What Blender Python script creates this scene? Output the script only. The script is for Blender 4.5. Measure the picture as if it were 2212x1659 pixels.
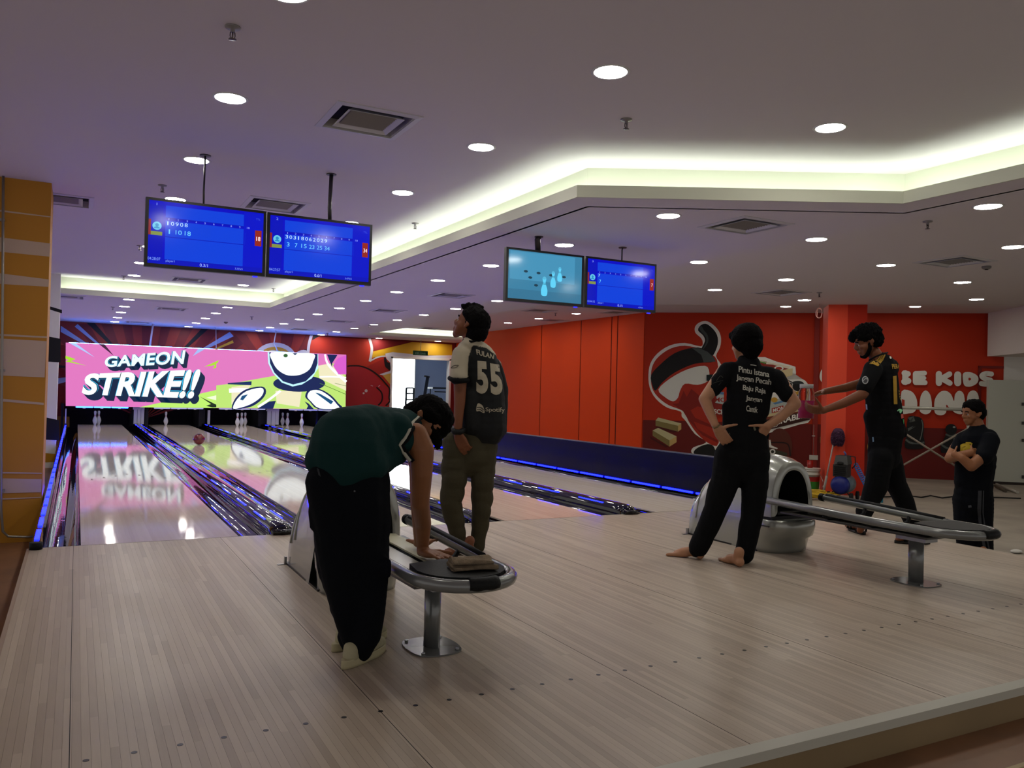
import bpy, bmesh, math, random
import numpy as np
from mathutils import Vector, Matrix
from mathutils.bvhtree import BVHTree
from mathutils import noise as mnoise
random.seed(7)
for _o in list(bpy.data.objects): bpy.data.objects.remove(_o)
SC = bpy.context.scene
COL = SC.collection

# ------------------------------------------------------------------ camera
FPX = 1769.11
CAM = np.array([-0.05766, -6.45606, 1.14111])
R_ = np.array([0.8825777, -0.46949134, 0.02518897])
U_ = np.array([-0.02724652, 0.00241192, 0.99962583])
F_ = np.array([0.46937643, 0.88293378, 0.0106633])
cd = bpy.data.cameras.new('camera'); cam = bpy.data.objects.new('camera', cd); COL.objects.link(cam)
cd.sensor_width = 36.0; cd.lens = FPX/2212*36.0; cd.clip_end = 200; cd.clip_start = 0.05
B_ = -F_
cam.matrix_world = Matrix(((R_[0],U_[0],B_[0],CAM[0]),(R_[1],U_[1],B_[1],CAM[1]),(R_[2],U_[2],B_[2],CAM[2]),(0,0,0,1)))
SC.camera = cam

# ------------------------------------------------------------------ light and exposure
LAMP = 80.0
COVE = 17.0
MASK = 1.1
TVS = 1.5       # monitors
LED = 26.0
DAY = 10.0      # bright window behind the doorway
AMB = 0.47
w = bpy.data.worlds.new('hall'); SC.world = w; w.use_nodes = True
w.node_tree.nodes['Background'].inputs[0].default_value = (1.0, 0.95, 0.92, 1)
w.node_tree.nodes['Background'].inputs[1].default_value = AMB
vs = SC.view_settings
vs.view_transform = 'Standard'; vs.look = 'None'; vs.gamma = 1; vs.use_curve_mapping = False
vs.exposure = 0.0
SC.cycles.use_denoising = True
SC.cycles.max_bounces = 8; SC.cycles.diffuse_bounces = 4; SC.cycles.glossy_bounces = 4
SC.cycles.sample_clamp_indirect = 4.0
SC.cycles.caustics_reflective = False

# ------------------------------------------------------------------ helpers
def V(*a): return np.array(a, float)
def lin(h):
    h = h.lstrip('#'); out = []
    for i in (0,2,4):
        c = int(h[i:i+2],16)/255
        out.append(c/12.92 if c <= .04045 else ((c+.055)/1.055)**2.4)
    return (*out, 1.0)
def ray(x, y): return F_ + R_*(x-1106)/FPX - U_*(y-829.5)/FPX
def at(x, y, d): return CAM + d*ray(x, y)                       # a point d metres ahead, seen at pixel x, y
def on(x, y, n, k):                                             # ... on the plane n.P = k
    n = np.asarray(n, float); v = ray(x, y); return CAM + v*(k-CAM@n)/(v@n)
def onX(x, y, k): return on(x, y, (1,0,0), k)
def onY(x, y, k): return on(x, y, (0,1,0), k)
def onZ(x, y, k): return on(x, y, (0,0,1), k)
def pix(P):
    d = np.atleast_2d(np.asarray(P, float))-CAM; z = d@F_
    return np.stack([1106+FPX*(d@R_)/z, 829.5-FPX*(d@U_)/z], -1)
def dep(P): return float((np.asarray(P, float)-CAM)@F_)

class MB:
    """collects shapes; build() links them as ONE mesh object"""
    def __init__(s): s.bm = bmesh.new(); s.mats = []; s.cur = 0
    def mat(s, m):
        if m not in s.mats: s.mats.append(m)
        s.cur = s.mats.index(m); return s
    def face(s, vs_, smooth=False):
        f = s.bm.faces.new(vs_); f.material_index = s.cur; f.smooth = smooth; return f
    def box(s, x0, x1, y0, y1, z0, z1, M=None):
        P = [(x,y,z) for z in (z0,z1) for y in (y0,y1) for x in (x0,x1)]
        if M is not None: P = [M @ Vector(p) for p in P]
        v = [s.bm.verts.new(p) for p in P]
        for q in ((0,2,3,1),(4,5,7,6),(0,1,5,4),(2,6,7,3),(0,4,6,2),(1,3,7,5)): s.face([v[i] for i in q])
        return s
    def prism(s, pts, n, cap=True):                              # polygon (3-D points) pushed along n
        a = [s.bm.verts.new(tuple(p)) for p in pts]; n = np.asarray(n, float)
        b = [s.bm.verts.new(tuple(np.asarray(p, float)+n)) for p in pts]
        k = len(pts)
        for i in range(k): s.face([a[i], a[(i+1)%k], b[(i+1)%k], b[i]])
        if cap: s.face(a[::-1]); s.face(b)
        return s
    def rings(s, rs, closed=True, cap=True, smooth=True, loop=False):
        R = [[s.bm.verts.new(tuple(p)) for p in r] for r in rs]
        k = len(R[0]); m = len(R)
        for j in range(m if loop else m-1):
            A, B = R[j], R[(j+1)%m]
            for i in range(k if closed else k-1):
                s.face([A[i], A[(i+1)%k], B[(i+1)%k], B[i]], smooth)
        if cap and closed and not loop: s.face(R[0][::-1]); s.face(R[-1])
        return s
    def tube(s, pts, r, seg=10, cap=True, loop=False, ry=None):
        pts = [np.asarray(p, float) for p in pts]; n = len(pts); rs = []
        up = None
        for i, p in enumerate(pts):
            a = pts[i-1] if (i or loop) else pts[0]; b = pts[(i+1)%n] if (i < n-1 or loop) else pts[-1]
            t = (b-a)/max(np.linalg.norm(b-a), 1e-9)
            if up is None: up = V(0,0,1) if abs(t[2]) < .95 else V(0,1,0)
            x = np.cross(up, t); x /= max(np.linalg.norm(x), 1e-9); y = np.cross(t, x); up = y
            rr = r[i] if hasattr(r, '__len__') else r; r2 = rr if ry is None else ry
            rs.append([p + x*rr*math.cos(2*math.pi*k/seg) + y*r2*math.sin(2*math.pi*k/seg) for k in range(seg)])
        return s.rings(rs, cap=cap, loop=loop)
    def cyl(s, c, r, h, seg=24, r2=None, smooth=True):
        r2 = r if r2 is None else r2; c = np.asarray(c, float)
        return s.rings([[c+V(q*math.cos(2*math.pi*k/seg), q*math.sin(2*math.pi*k/seg), z) for k in range(seg)] for q, z in ((r,0),(r2,h))], smooth=smooth)
    def lathe(s, prof, c=(0,0,0), seg=24):
        c = np.asarray(c, float)
        return s.rings([[c+V(max(q,1e-4)*math.cos(2*math.pi*k/seg), max(q,1e-4)*math.sin(2*math.pi*k/seg), z) for k in range(seg)] for q, z in prof])
    def sphere(s, c, r, seg=20, n=12, sc=(1,1,1)):
        c = np.asarray(c, float); pr = [(math.sin(math.pi*i/n)*r, -math.cos(math.pi*i/n)*r) for i in range(n+1)]
        return s.rings([[c+V(max(q,1e-4)*math.cos(2*math.pi*k/seg)*sc[0], max(q,1e-4)*math.sin(2*math.pi*k/seg)*sc[1], z*sc[2]) for k in range(seg)] for q, z in pr])
    def mesh(s, name, m=None, bevel=0, off=None):
        bm = s.bm
        if bevel: bmesh.ops.bevel(bm, geom=[e for e in bm.edges if e.calc_length() > bevel*2.2 and len(e.link_faces) == 2 and e.calc_face_angle(0) > .5], offset=bevel, segments=2, affect='EDGES')
        bmesh.ops.recalc_face_normals(bm, faces=bm.faces)
        if off is not None: bmesh.ops.translate(bm, vec=-Vector(off), verts=bm.verts)
        me = bpy.data.meshes.new(name); bm.to_mesh(me); bm.free()
        for q in (s.mats or [m]):
            if q is not None: me.materials.append(q)
        return me
    def build(s, name, m=None, parent=None, bevel=0, kind=None, smooth=None):
        off = tuple(base_of(parent)) if parent is not None else None
        o = link(name, s.mesh(name, m, bevel, off), parent)
        if kind: o['kind'] = kind
        return o
def base_of(o):
    p = V(0,0,0)
    while o is not None: p = p + np.array(o.location); o = o.parent
    return p
def link(name, me, parent=None):
    o = bpy.data.objects.new(name, me); COL.objects.link(o)
    if parent is not None: o.parent = parent
    return o
def tag(o, label=None, cat=None, group=None, kind=None):
    if label: o['label'] = label
    if cat: o['category'] = cat
    if group: o['group'] = group
    if kind: o['kind'] = kind
    return o
def thing(name, label, cat, loc=(0,0,0), group=None, kind=None):
    o = bpy.data.objects.new(name, None); COL.objects.link(o); o.location = tuple(loc)
    o.empty_display_size = .1
    return tag(o, label, cat, group, kind)
def struct(name, mb, m=None, bevel=0):
    o = mb.build(name, m, None, bevel); o['kind'] = 'structure'; return o
def copy_tree(o, parent=None, loc=None):
    c = o.copy(); COL.objects.link(c)
    if parent is not None: c.parent = parent
    if loc is not None: c.location = tuple(loc)
    for ch in list(o.children): copy_tree(ch, c)
    return c
ORD = ['first','second','third','fourth','fifth','sixth','seventh','eighth','ninth','tenth','eleventh','twelfth','thirteenth']

# ------------------------------------------------------------------ materials
def nodes(m): m.use_nodes = True; return m.node_tree.nodes, m.node_tree.links
MATS = {}
def mat(name, col, rough=.5, metal=0, spec=.5, emit=0, bump=0, bscale=40, var=0, vscale=6, trans=0, coat=0, ior=1.45):
    if name in MATS: return MATS[name]
    m = bpy.data.materials.new(name); N, L = nodes(m); b = N['Principled BSDF']
    c = lin(col) if isinstance(col, str) else (*col, 1)
    b.inputs['Base Color'].default_value = c; b.inputs['Roughness'].default_value = rough
    b.inputs['Metallic'].default_value = metal; b.inputs['Specular IOR Level'].default_value = spec
    b.inputs['Transmission Weight'].default_value = trans; b.inputs['Coat Weight'].default_value = coat
    b.inputs['IOR'].default_value = ior
    b.inputs['Coat Roughness'].default_value = .06
    if emit: b.inputs['Emission Color'].default_value = c; b.inputs['Emission Strength'].default_value = emit
    if bump or var:
        tc = N.new('ShaderNodeTexCoord')
    if var:
        n = N.new('ShaderNodeTexNoise'); n.inputs['Scale'].default_value = vscale; n.inputs['Detail'].default_value = 5
        L.new(tc.outputs['Object'], n.inputs['Vector'])
        r = N.new('ShaderNodeMapRange'); r.inputs[1].default_value = .3; r.inputs[2].default_value = .7
        r.inputs[3].default_value = 1-var; r.inputs[4].default_value = 1+var; L.new(n.outputs['Fac'], r.inputs[0])
        x = N.new('ShaderNodeVectorMath'); x.operation = 'SCALE'; x.inputs[0].default_value = c[:3]; L.new(r.outputs[0], x.inputs['Scale'])
        L.new(x.outputs[0], b.inputs['Base Color'])
    if bump:
        n = N.new('ShaderNodeTexNoise'); n.inputs['Scale'].default_value = bscale; n.inputs['Detail'].default_value = 3
        L.new(tc.outputs['Object'], n.inputs['Vector'])
        p = N.new('ShaderNodeBump'); p.inputs['Strength'].default_value = bump; p.inputs['Distance'].default_value = .01
        L.new(n.outputs['Fac'], p.inputs['Height']); L.new(p.outputs[0], b.inputs['Normal'])
    MATS[name] = m; return m
def print_mat(name, rough=.55, emit=0, spec=.3):
    m = bpy.data.materials.new(name); N, L = nodes(m); b = N['Principled BSDF']
    a = N.new('ShaderNodeAttribute'); a.attribute_name = 'Col'
    b.inputs['Roughness'].default_value = rough; b.inputs['Specular IOR Level'].default_value = spec
    if emit:
        b.inputs['Base Color'].default_value = (.01,.01,.01,1)
        L.new(a.outputs['Color'], b.inputs['Emission Color']); b.inputs['Emission Strength'].default_value = emit
    else: L.new(a.outputs['Color'], b.inputs['Base Color'])
    return m
def board_mat(name, c1, c2, rough, pitch=None, seglen=1.1, x0=0., spec=.5):
    """bowling boards: tone per board (object random or x position) and per length of board"""
    m = bpy.data.materials.new(name); N, L = nodes(m); b = N['Principled BSDF']
    tc = N.new('ShaderNodeTexCoord'); sp = N.new('ShaderNodeSeparateXYZ'); geo = N.new('ShaderNodeNewGeometry')
    L.new(geo.outputs['Position'], sp.inputs[0])
    def math_(op, a, c=None):
        n = N.new('ShaderNodeMath'); n.operation = op
        for i, q in enumerate((a, c)):
            if q is None: continue
            if isinstance(q, (int, float)): n.inputs[i].default_value = q
            else: L.new(q, n.inputs[i])
        return n.outputs[0]
    bid = math_('FLOOR', math_('DIVIDE', math_('SUBTRACT', sp.outputs['X'], x0), pitch))
    w1 = N.new('ShaderNodeTexWhiteNoise'); w1.noise_dimensions = '1D'; L.new(bid, w1.inputs['W'])
    seg = math_('FLOOR', math_('ADD', math_('DIVIDE', sp.outputs['Y'], seglen), math_('MULTIPLY', w1.outputs['Value'], 17.0)))
    cb = N.new('ShaderNodeCombineXYZ'); L.new(bid, cb.inputs[0]); L.new(seg, cb.inputs[1])
    w2 = N.new('ShaderNodeTexWhiteNoise'); w2.noise_dimensions = '2D'; L.new(cb.outputs[0], w2.inputs['Vector'])
    gr = N.new('ShaderNodeTexNoise'); mp = N.new('ShaderNodeMapping'); mp.inputs['Scale'].default_value = (90, 5, 1)
    L.new(geo.outputs['Position'], mp.inputs[0]); L.new(mp.outputs[0], gr.inputs['Vector']); gr.inputs['Scale'].default_value = 1; gr.inputs['Detail'].default_value = 4
    fac = math_('ADD', math_('MULTIPLY', w2.outputs['Value'], .62), math_('MULTIPLY', gr.outputs['Fac'], .38))
    mx = N.new('ShaderNodeMix'); mx.data_type = 'RGBA'; L.new(fac, mx.inputs[0])
    mx.inputs[6].default_value = lin(c1); mx.inputs[7].default_value = lin(c2)
    L.new(mx.outputs[2], b.inputs['Base Color'])
    sm = N.new('ShaderNodeTexNoise'); sm.inputs['Scale'].default_value = 2.2; sm.inputs['Detail'].default_value = 4; L.new(geo.outputs['Position'], sm.inputs['Vector'])
    rr = N.new('ShaderNodeMapRange'); rr.inputs[3].default_value = rough*.8; rr.inputs[4].default_value = rough*1.25; L.new(sm.outputs['Fac'], rr.inputs[0]); L.new(rr.outputs[0], b.inputs['Roughness']); b.inputs['Specular IOR Level'].default_value = spec
    return m

PRINT = print_mat('painted_print'); SHIRT_PRINT = print_mat('shirt_print', .8)
SCREEN = print_mat('lightbox_print', .2, MASK); TVMAT = print_mat('monitor_picture', .12, TVS)
M_ceil = mat('ceiling_paint', '#d6d0cf', .8, spec=.2, bump=.06, bscale=3)
M_fascia = mat('fascia_paint', '#cfd0bf', .8, spec=.2)
M_white = mat('white_paint', '#dedcd4', .7, spec=.3, bump=.05, bscale=20)
M_black = mat('black_plastic', '#0b0b0d', .35)
M_gutter = mat('gutter_gloss', '#05060d', .035, spec=.8, bump=.10, bscale=5)
M_cap = mat('divider_gloss', '#04040a', .03, spec=.8, bump=.05, bscale=6)
M_led = mat('blue_led', (.002,.004,1.0), .4, emit=LED)
M_lamp = mat('lamp_glow', (1.,.95,.85), .4, emit=LAMP)
M_cove = mat('cove_glow', (.88,1.,.88), .4, emit=COVE)
M_yellow = mat('yellow_paint', '#b57c17', .6, bump=.05, bscale=25)
M_cream = mat('cream_paint', '#c9b196', .65)
M_red = mat('red_paint', '#bb3214', .6, spec=.25, bump=.04, bscale=60)
M_orange = mat('orange_red_panel', '#dc440c', .6, spec=.15)
M_chrome = mat('grey_enamel_tube', '#777978', .25, metal=.35, coat=.3)
M_steel = mat('steel', '#9a9c9e', .3, metal=1)
M_rubber = mat('rubber', '#0c0e0f', .6, spec=.25, bump=.15, bscale=120)
M_pearl = mat('pearl_plastic', '#9c9e96', .26, metal=.35, coat=.7, spec=.5)
M_dark = mat('pit_curtain', '#070b22', .8)
M_conc = mat('concrete', '#9b9384', .6, var=.22, vscale=1.6, bump=.1, bscale=14)
M_wood = mat('brown_vinyl', '#7d5638', .45, var=.3, vscale=3)
M_skin = mat('skin', '#8a5a3a', .5, spec=.35, var=.06, vscale=12)
M_skin2 = mat('skin_light', '#a87a5c', .5, spec=.35, var=.06, vscale=12)
M_skin3 = mat('skin_dark', '#6f4128', .5, spec=.35, var=.06, vscale=12)
M_hair = mat('hair', '#060505', .85, spec=.08, bump=.6, bscale=140)
M_cloth_black = mat('black_cloth', '#0d0e10', .9, spec=.15, bump=.15, bscale=220)
M_cloth_navy = mat('navy_cloth', '#080b11', .9, spec=.15, bump=.15, bscale=220)
M_cloth_green = mat('green_jersey', '#0d2f2e', .85, spec=.2, bump=.15, bscale=220)
M_cloth_olive = mat('olive_cloth', '#3f3b2c', .9, spec=.15, bump=.2, bscale=160)
# ------------------------------------------------------------------ flat print on a surface
def smooth_poly(pts, n=4):
    k = len(pts); out = []
    for i in range(k):
        p0, p1, p2, p3 = (V(*pts[(i+j-1)%k]) for j in range(4))
        for t in range(n):
            t /= n; out.append(tuple(.5*((2*p1)+(p2-p0)*t+(2*p0-5*p1+4*p2-p3)*t*t+(3*p1-p0-3*p2+p3)*t**3)))
    return out
def circ(cx, cy, rx, ry=None, n=28, a0=0, a1=360):
    ry = rx if ry is None else ry
    return [(cx+rx*math.cos(math.radians(a0+(a1-a0)*i/n)), cy+ry*math.sin(math.radians(a0+(a1-a0)*i/n))) for i in range(n+(a1-a0 != 360))]
def stroke(pts, wd, smooth=True):                                # a line of some width as a polygon
    if smooth and len(pts) > 2:
        q = []
        for i in range(len(pts)-1):
            p0 = V(*pts[max(i-1,0)]); p1 = V(*pts[i]); p2 = V(*pts[i+1]); p3 = V(*pts[min(i+2,len(pts)-1)])
            for t in range(5):
                t /= 5; q.append(.5*((2*p1)+(p2-p0)*t+(2*p0-5*p1+4*p2-p3)*t*t+(3*p1-p0-3*p2+p3)*t**3))
        pts = q+[V(*pts[-1])]
    L, Rr = [], []; n = len(pts)
    for i in range(n):
        a = V(*pts[max(i-1,0)]); b = V(*pts[min(i+1,n-1)]); t = (b-a)/max(np.linalg.norm(b-a),1e-9); nn = V(-t[1], t[0])
        wi = (wd if not hasattr(wd,'__len__') else wd[0]+(wd[1]-wd[0])*i/max(n-1,1))/2
        L.append(tuple(V(*pts[i])+nn*wi)); Rr.append(tuple(V(*pts[i])-nn*wi))
    return L+Rr[::-1]
def sc_(pts, s, ox, oy): return [(ox+x*s, oy+y*s) for x, y in pts]
_TXT = {}
def text_tris(txt, bold=0.0, spacing=1.0, shear=0.0):
    """triangles of a text in the unit box (0..1, 0..1), y down"""
    key = (txt, bold, spacing, shear)
    if key in _TXT: return _TXT[key]
    cu = bpy.data.curves.new('t', 'FONT'); cu.body = txt; cu.offset = bold; cu.space_character = spacing; cu.shear = shear; cu.resolution_u = 4
    o = bpy.data.objects.new('t', cu); COL.objects.link(o)
    me = bpy.data.meshes.new_from_object(o.evaluated_get(bpy.context.evaluated_depsgraph_get()))
    me.calc_loop_triangles()
    P = np.array([v.co[:2] for v in me.vertices]); T = [tuple(t.vertices) for t in me.loop_triangles]
    bpy.data.objects.remove(o); bpy.data.curves.remove(cu); bpy.data.meshes.remove(me)
    lo, hi = P.min(0), P.max(0); P = (P-lo)/(hi-lo); P[:,1] = 1-P[:,1]
    _TXT[key] = (P, T); return _TXT[key]
def text_px(txt, quad, bold=0.0, spacing=1.0, shear=0.0):
    """the text laid into a quad TL, TR, BR, BL -> list of triangles in 2-D"""
    P, T = text_tris(txt, bold, spacing, shear); q = [V(*c) for c in quad]
    X = [(1-v)*((1-u)*q[0]+u*q[1])+v*((1-u)*q[3]+u*q[2]) for u, v in P]
    return [[tuple(X[i]) for i in t] for t in T]
def art(name, items, surf, nrm, material, parent=None, step=.0005, lift=.002):
    """items: (colour, polygon or list of triangles); surf maps a 2-D point to 3-D; every layer lies a hair above the last"""
    bm = bmesh.new(); cl = bm.loops.layers.float_color.new('Col'); nrm = np.asarray(nrm, float)
    for k, (c, g) in enumerate(items):
        c = lin(c) if isinstance(c, str) else c
        tris = g if (g and hasattr(g[0][0], '__len__')) else None
        off = nrm*(lift+step*k)
        for poly in (tris or [g]):
            vs_ = [bm.verts.new(tuple(surf(*p)+off)) for p in poly]
            f = bm.faces.new(vs_)
            for l in f.loops: l[cl] = c
    bm.normal_update()
    bmesh.ops.triangulate(bm, faces=[f for f in bm.faces if len(f.verts) > 3], ngon_method='EAR_CLIP')
    for f in bm.faces:
        f.normal_update()
        if f.normal.dot(Vector(nrm)) < 0: f.normal_flip()
    if parent is not None: bmesh.ops.translate(bm, vec=-Vector(base_of(parent)), verts=bm.verts)
    me = bpy.data.meshes.new(name); bm.to_mesh(me); bm.free(); me.materials.append(material)
    return link(name, me, parent)

# ------------------------------------------------------------------ the building
ZL, ZU, ZR, ZF = 2.75, 3.08, 3.0, -0.42
YB = 18.5
AX0, AX1, AY0 = -0.305, 6.34, -4.5
struct('floor', MB().box(-.31, 22, -9, 24, ZF-.1, ZF), M_conc)
struct('floor_left', MB().box(-5, -.31, -9, 24, ZF-.1, ZF), M_wood)
LANES = [(0,1.06),(1.72,2.78),(3.344,4.365),(5.03,6.09)]
PITCH = .0265
M_board = board_mat('approach_boards', '#a09181', '#c2b4a2', .36, PITCH, 1.15, x0=AX0, spec=.22)
M_lane = board_mat('lane_boards', '#cfc1b2', '#e0d4c6', .055, .0272, 1.4, spec=.2)
ap = struct('floor_approach', MB().box(AX0, AX1, AY0+.06, -.004, ZF, -.006), mat('approach_core', '#8a7566', .6))
nb = int(round((AX1-AX0)/PITCH))
bd = MB().box(.00025, PITCH-.00025, AY0+.055, -.003, -.006, 0).mesh('board', M_board)
for i in range(nb):
    b = link('board', bd, ap); b.location = (AX0+i*PITCH, 0, 0)
mk = MB().cyl((0,0,0), .0095, .0006, 14).mesh('marker_dot', M_black)
for i in range(49):
    d_ = link('marker_dot', mk, ap); d_.location = (-.0015+.1325*i, -3.675, .0001)
for i, x in enumerate((-.046, .925, 1.94, 2.96, 3.9, 4.9, 5.87)):
    link('panel_seam', MB().box(x-.0012, x+.0012, AY0+.06, -.005, -.001, .0004).mesh('panel_seam', M_rubber), ap)
struct('trim_1', MB().box(AX0, AX1, AY0-.004, AY0+.055, -.03, .003), mat('nosing_white', '#b9b8ab', .5), bevel=.002)
struct('trim_2', MB().box(AX0, AX1, AY0, AY0+.05, ZF, -.03), mat('riser_board', '#877454', .45, var=.1, vscale=2))
struct('trim_3', MB().box(AX0-.02, AX0, AY0, 0, ZF, -.002), mat('approach_side', '#9b8573', .5))
st = MB().box(1.0, 8, AY0-.255, AY0, ZF, -.125); struct('floor_step', st, M_wood)
struct('trim_4', MB().box(1.0, 8, AY0-.27, AY0-.25, -.16, -.12), mat('step_edge', '#a9946b', .5))
struct('trim_5', MB().box(0-.3, 6.34, -.004, 0, -.02, .0006), M_rubber)

def gutter_mesh(x0, x1, y0=0, y1=18.3):
    n = 14; xc = (x0+x1)/2; r = (x1-x0)/2; prof = [(xc-r*math.cos(math.pi*i/n), -.012-.085*math.sin(math.pi*i/n)) for i in range(n+1)]
    m = MB(); ny = 30
    R = [[(x, y0+(y1-y0)*j/ny, z) for x, z in prof] for j in range(ny+1)]
    m.rings(R, closed=False, cap=False); return m
for i, (a, b) in enumerate(LANES):
    nm = ['leftmost lane, with the blue lamp bar over its pins','second lane from the left, with the red ball rolling on it','third lane from the left, behind the bending man','rightmost lane, beside the dark blue kickboard'][i]
    t = thing('bowling_lane', 'pale glossy board '+nm, 'lane', ((a+b)/2, 0, 0), 'bowling lanes')
    MB().box(a, b, .002, 18.32, -.12, 0).build('lane_surface', M_lane, t)
    gl = gutter_mesh(a-.235, a).build('gutter', M_gutter, t); gr = gutter_mesh(b, b+.235).build('gutter', M_gutter, t)
    for k in range(7):                                           # aiming darts on the lane
        cx = a+(b-a)*(k+1)/8; y = 4.9-.18*abs(k-3); MB().prism([(cx-.014,y-.08,.0005),(cx+.014,y-.08,.0005),(cx,y+.08,.0005)], (0,0,.0004)).build('aiming_dart', mat('dart_brown', '#6a4d3c', .4), t)
LEDM = MB().box(-.0045,.0045,0,.45,-.005,.005).mesh('led_segment', M_led)
def divider(x0, x1, label, h=.085):
    t = thing('lane_divider', label, 'divider', ((x0+x1)/2, 0, 0), 'glossy dividers between the lanes')
    w_ = x1-x0; xc = (x0+x1)/2; n = 12
    def sec(y, kx, kz): return [(xc-w_/2*kx*math.cos(math.pi*i/n)*(1.0), y, -.012+(h+.012)*kz*math.sin(math.pi*i/n)**.6) for i in range(n+1)]
    m = MB(); R = []
    for y, kx, kz in ((-.03,.55,.25),(-.02,.85,.6),(.02,.98,.85),(.1,1,.97),(.2,1,1),(17.5,1,1)): R.append(sec(y,kx,kz))
    n2 = 24; base = R[-2]; R = R[:-1]+[[(x, .2+(17.3)*j/n2, z) for x, _, z in base] for j in range(1,n2+1)]
    m.rings(R, closed=False, cap=False); bm = m.bm
    m.build('capping', M_cap, t)
    xs = (xc-w_*.28,) if w_ < .12 else (xc-w_*.36, xc+w_*.36)
    zt = lambda x: -.012+(h+.012)*math.sin(math.acos(max(-1,min(1,-(x-xc)/(w_/2)))))**.6
    y = .35
    while y < 17.0:
        for x in xs:
            o = link('led_segment', LEDM, t); o.location = (x-(x0+x1)/2, y, zt(x)-.001)
        y += .85
    nose = MB(); nose.tube([(xc-w_*.42,-.035,.02),(xc,-.055,.022),(xc+w_*.42,-.035,.02)], .022, 8); nose.build('end_cap', mat('nose_plastic','#050506',.12,bump=.5,bscale=60), t)
    return t
divider(1.295, 1.485, 'glossy black divider between the first and second lanes, left of the bending man')
divider(3.016, 3.108, 'narrow glossy black divider between the second and third lanes')
divider(4.60, 4.795, 'glossy black divider between the third and fourth lanes, its nose near the barefoot man')
t = thing('lane_kerb', 'low black ledge with a dashed blue light along the left lane edge', 'kerb', (-.27,0,0))
MB().box(-.303, -.236, -.02, 17.5, -.12, .012).build('ledge', M_cap, t, bevel=.008)
y = .25; ls = MB().box(-.015,.015,0,.42,0,.010).mesh('led_segment', M_led)
while y < 17: o = link('led_segment', ls, t); o.location = (-.007, y, .012); y += .62
MB().cyl((-.27,-.05,-.002), .04, .05, 16).build('end_cap', M_rubber, t)
t = thing('kickboard', 'long dark blue kickboard with blue light strip beside the rightmost lane', 'kickboard', (6.4,9,0))
MB().box(6.355, 6.47, .35, 18.4, ZF, .46).build('board_panel', mat('kick_navy','#010209',.22,spec=.2,bump=.03,bscale=3), t, bevel=.004)
ls = MB().box(-.0085,.0085,0,.55,0,.018).mesh('led_segment', M_led)
for k in range(29): o = link('led_segment', ls, t); o.location = (6.3435-6.4, .4+.62*k-9, .018)
MB().box(6.326, 6.354, .3, 18.3, -.12, .016).build('ledge', M_cap, t)
MB().box(6.352, 6.475, .35, 18.4, .46, .468).build('top_trim', mat('kick_top','#3b4354',.4), t)

# ceilings
from mathutils.geometry import tessellate_polygon
VENTQ = [((795,262),ZU),((594,443),ZU),((408,604),ZU),((1610,487),ZL),((2062,565),ZL),((1687,632),ZL),((975,638),ZL),((838,671),ZL),((733,694),ZL),((370,667),ZL),((146,641),ZL),((652,711),ZL),((298,696),ZL),((1165,671),ZR),((1195,692),ZR),((1330,675),ZR),((925,709),ZR),((132,431),ZU)]
VENTP = [onZ(*q, z) for q, z in VENTQ]
def inside(p, poly):
    c = False; n = len(poly)
    for i in range(n):
        (x1,y1),(x2,y2) = poly[i], poly[i-1]
        if (y1 > p[1]) != (y2 > p[1]) and p[0] < (x2-x1)*(p[1]-y1)/(y2-y1)+x1: c = not c
    return c
def poly_face(pts, z, name, m):
    loops = [[Vector((x,y,z)) for x, y in pts]]
    for P in VENTP:
        if abs(P[2]-z) < .01 and all(inside((P[0]+a,P[1]+b), pts) for a in (-.3,.3) for b in (-.3,.3)):
            loops.append([Vector((P[0]+a,P[1]+b,z)) for a, b in ((-.262,-.262),(-.262,.262),(.262,.262),(.262,-.262))])
    flat = [v for l in loops for v in l]
    bm = bmesh.new(); bv = [bm.verts.new(v) for v in flat]
    for t in tessellate_polygon(loops):
        try: f = bm.faces.new([bv[i] for i in t])
        except ValueError: continue
        f.normal_update()
        if f.normal.z > 0: f.normal_flip()
    me = bpy.data.meshes.new(name); bm.to_mesh(me); bm.free(); me.materials.append(m); o = link(name, me); o['kind'] = 'structure'; return o
poly_face([(-3,18.6),(-3,10.6),(3.37,10.6),(3.5,-.807),(5.795,-2.095),(5.81,-10),(22,-10),(22,-6.24),(7.4,6.29),(7.4,16.85),(11.5,16.85),(11.5,18.6)], ZL, 'ceiling_lower', M_ceil)
poly_face([(-5,-10),(6.1,-10),(6.1,-1.88),(3.75,-.57),(3.7,10.86),(-5,10.86)], ZU, 'ceiling', M_ceil)
poly_face([(7.15,17.1),(11.6,17.1),(18.5,8),(18.5,-4),(15.0,-.5),(7.15,5.9)], ZR, 'ceiling_recess', M_ceil)
def strip(name, path, z0, z1, m, th=.02, side=1):
    mb = MB(); P = [V(*p) for p in path]; n = len(P); O = []
    for i in range(n):
        a = P[max(i-1,0)]; b = P[min(i+1,n-1)]
        d0 = P[i]-a if i else b-P[i]; d1 = b-P[i] if i < n-1 else d0
        n0 = V(-d0[1],d0[0])/np.linalg.norm(d0); n1 = V(-d1[1],d1[0])/np.linalg.norm(d1); nn = n0+n1; nn /= np.linalg.norm(nn)
        O.append(P[i]+nn*th*side/max(nn@n0,.3))
    for i in range(n-1):
        mb.prism([(*P[i],z0),(*P[i+1],z0),(*O[i+1],z0),(*O[i],z0)], (0,0,z1-z0))
    return struct(name, mb, m)
LIP = [(-.9,10.6),(3.37,10.6),(3.5,-.807),(5.795,-2.095),(5.81,-10)]
strip('trim_6', LIP, ZL-.001, ZL+.098, M_fascia, .02, 1)
strip('wall_cove', [(-.9,10.86),(3.7,10.86),(3.75,-.57),(6.1,-1.88),(6.1,-10)], ZL, ZU, M_fascia, .03, 1)
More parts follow.
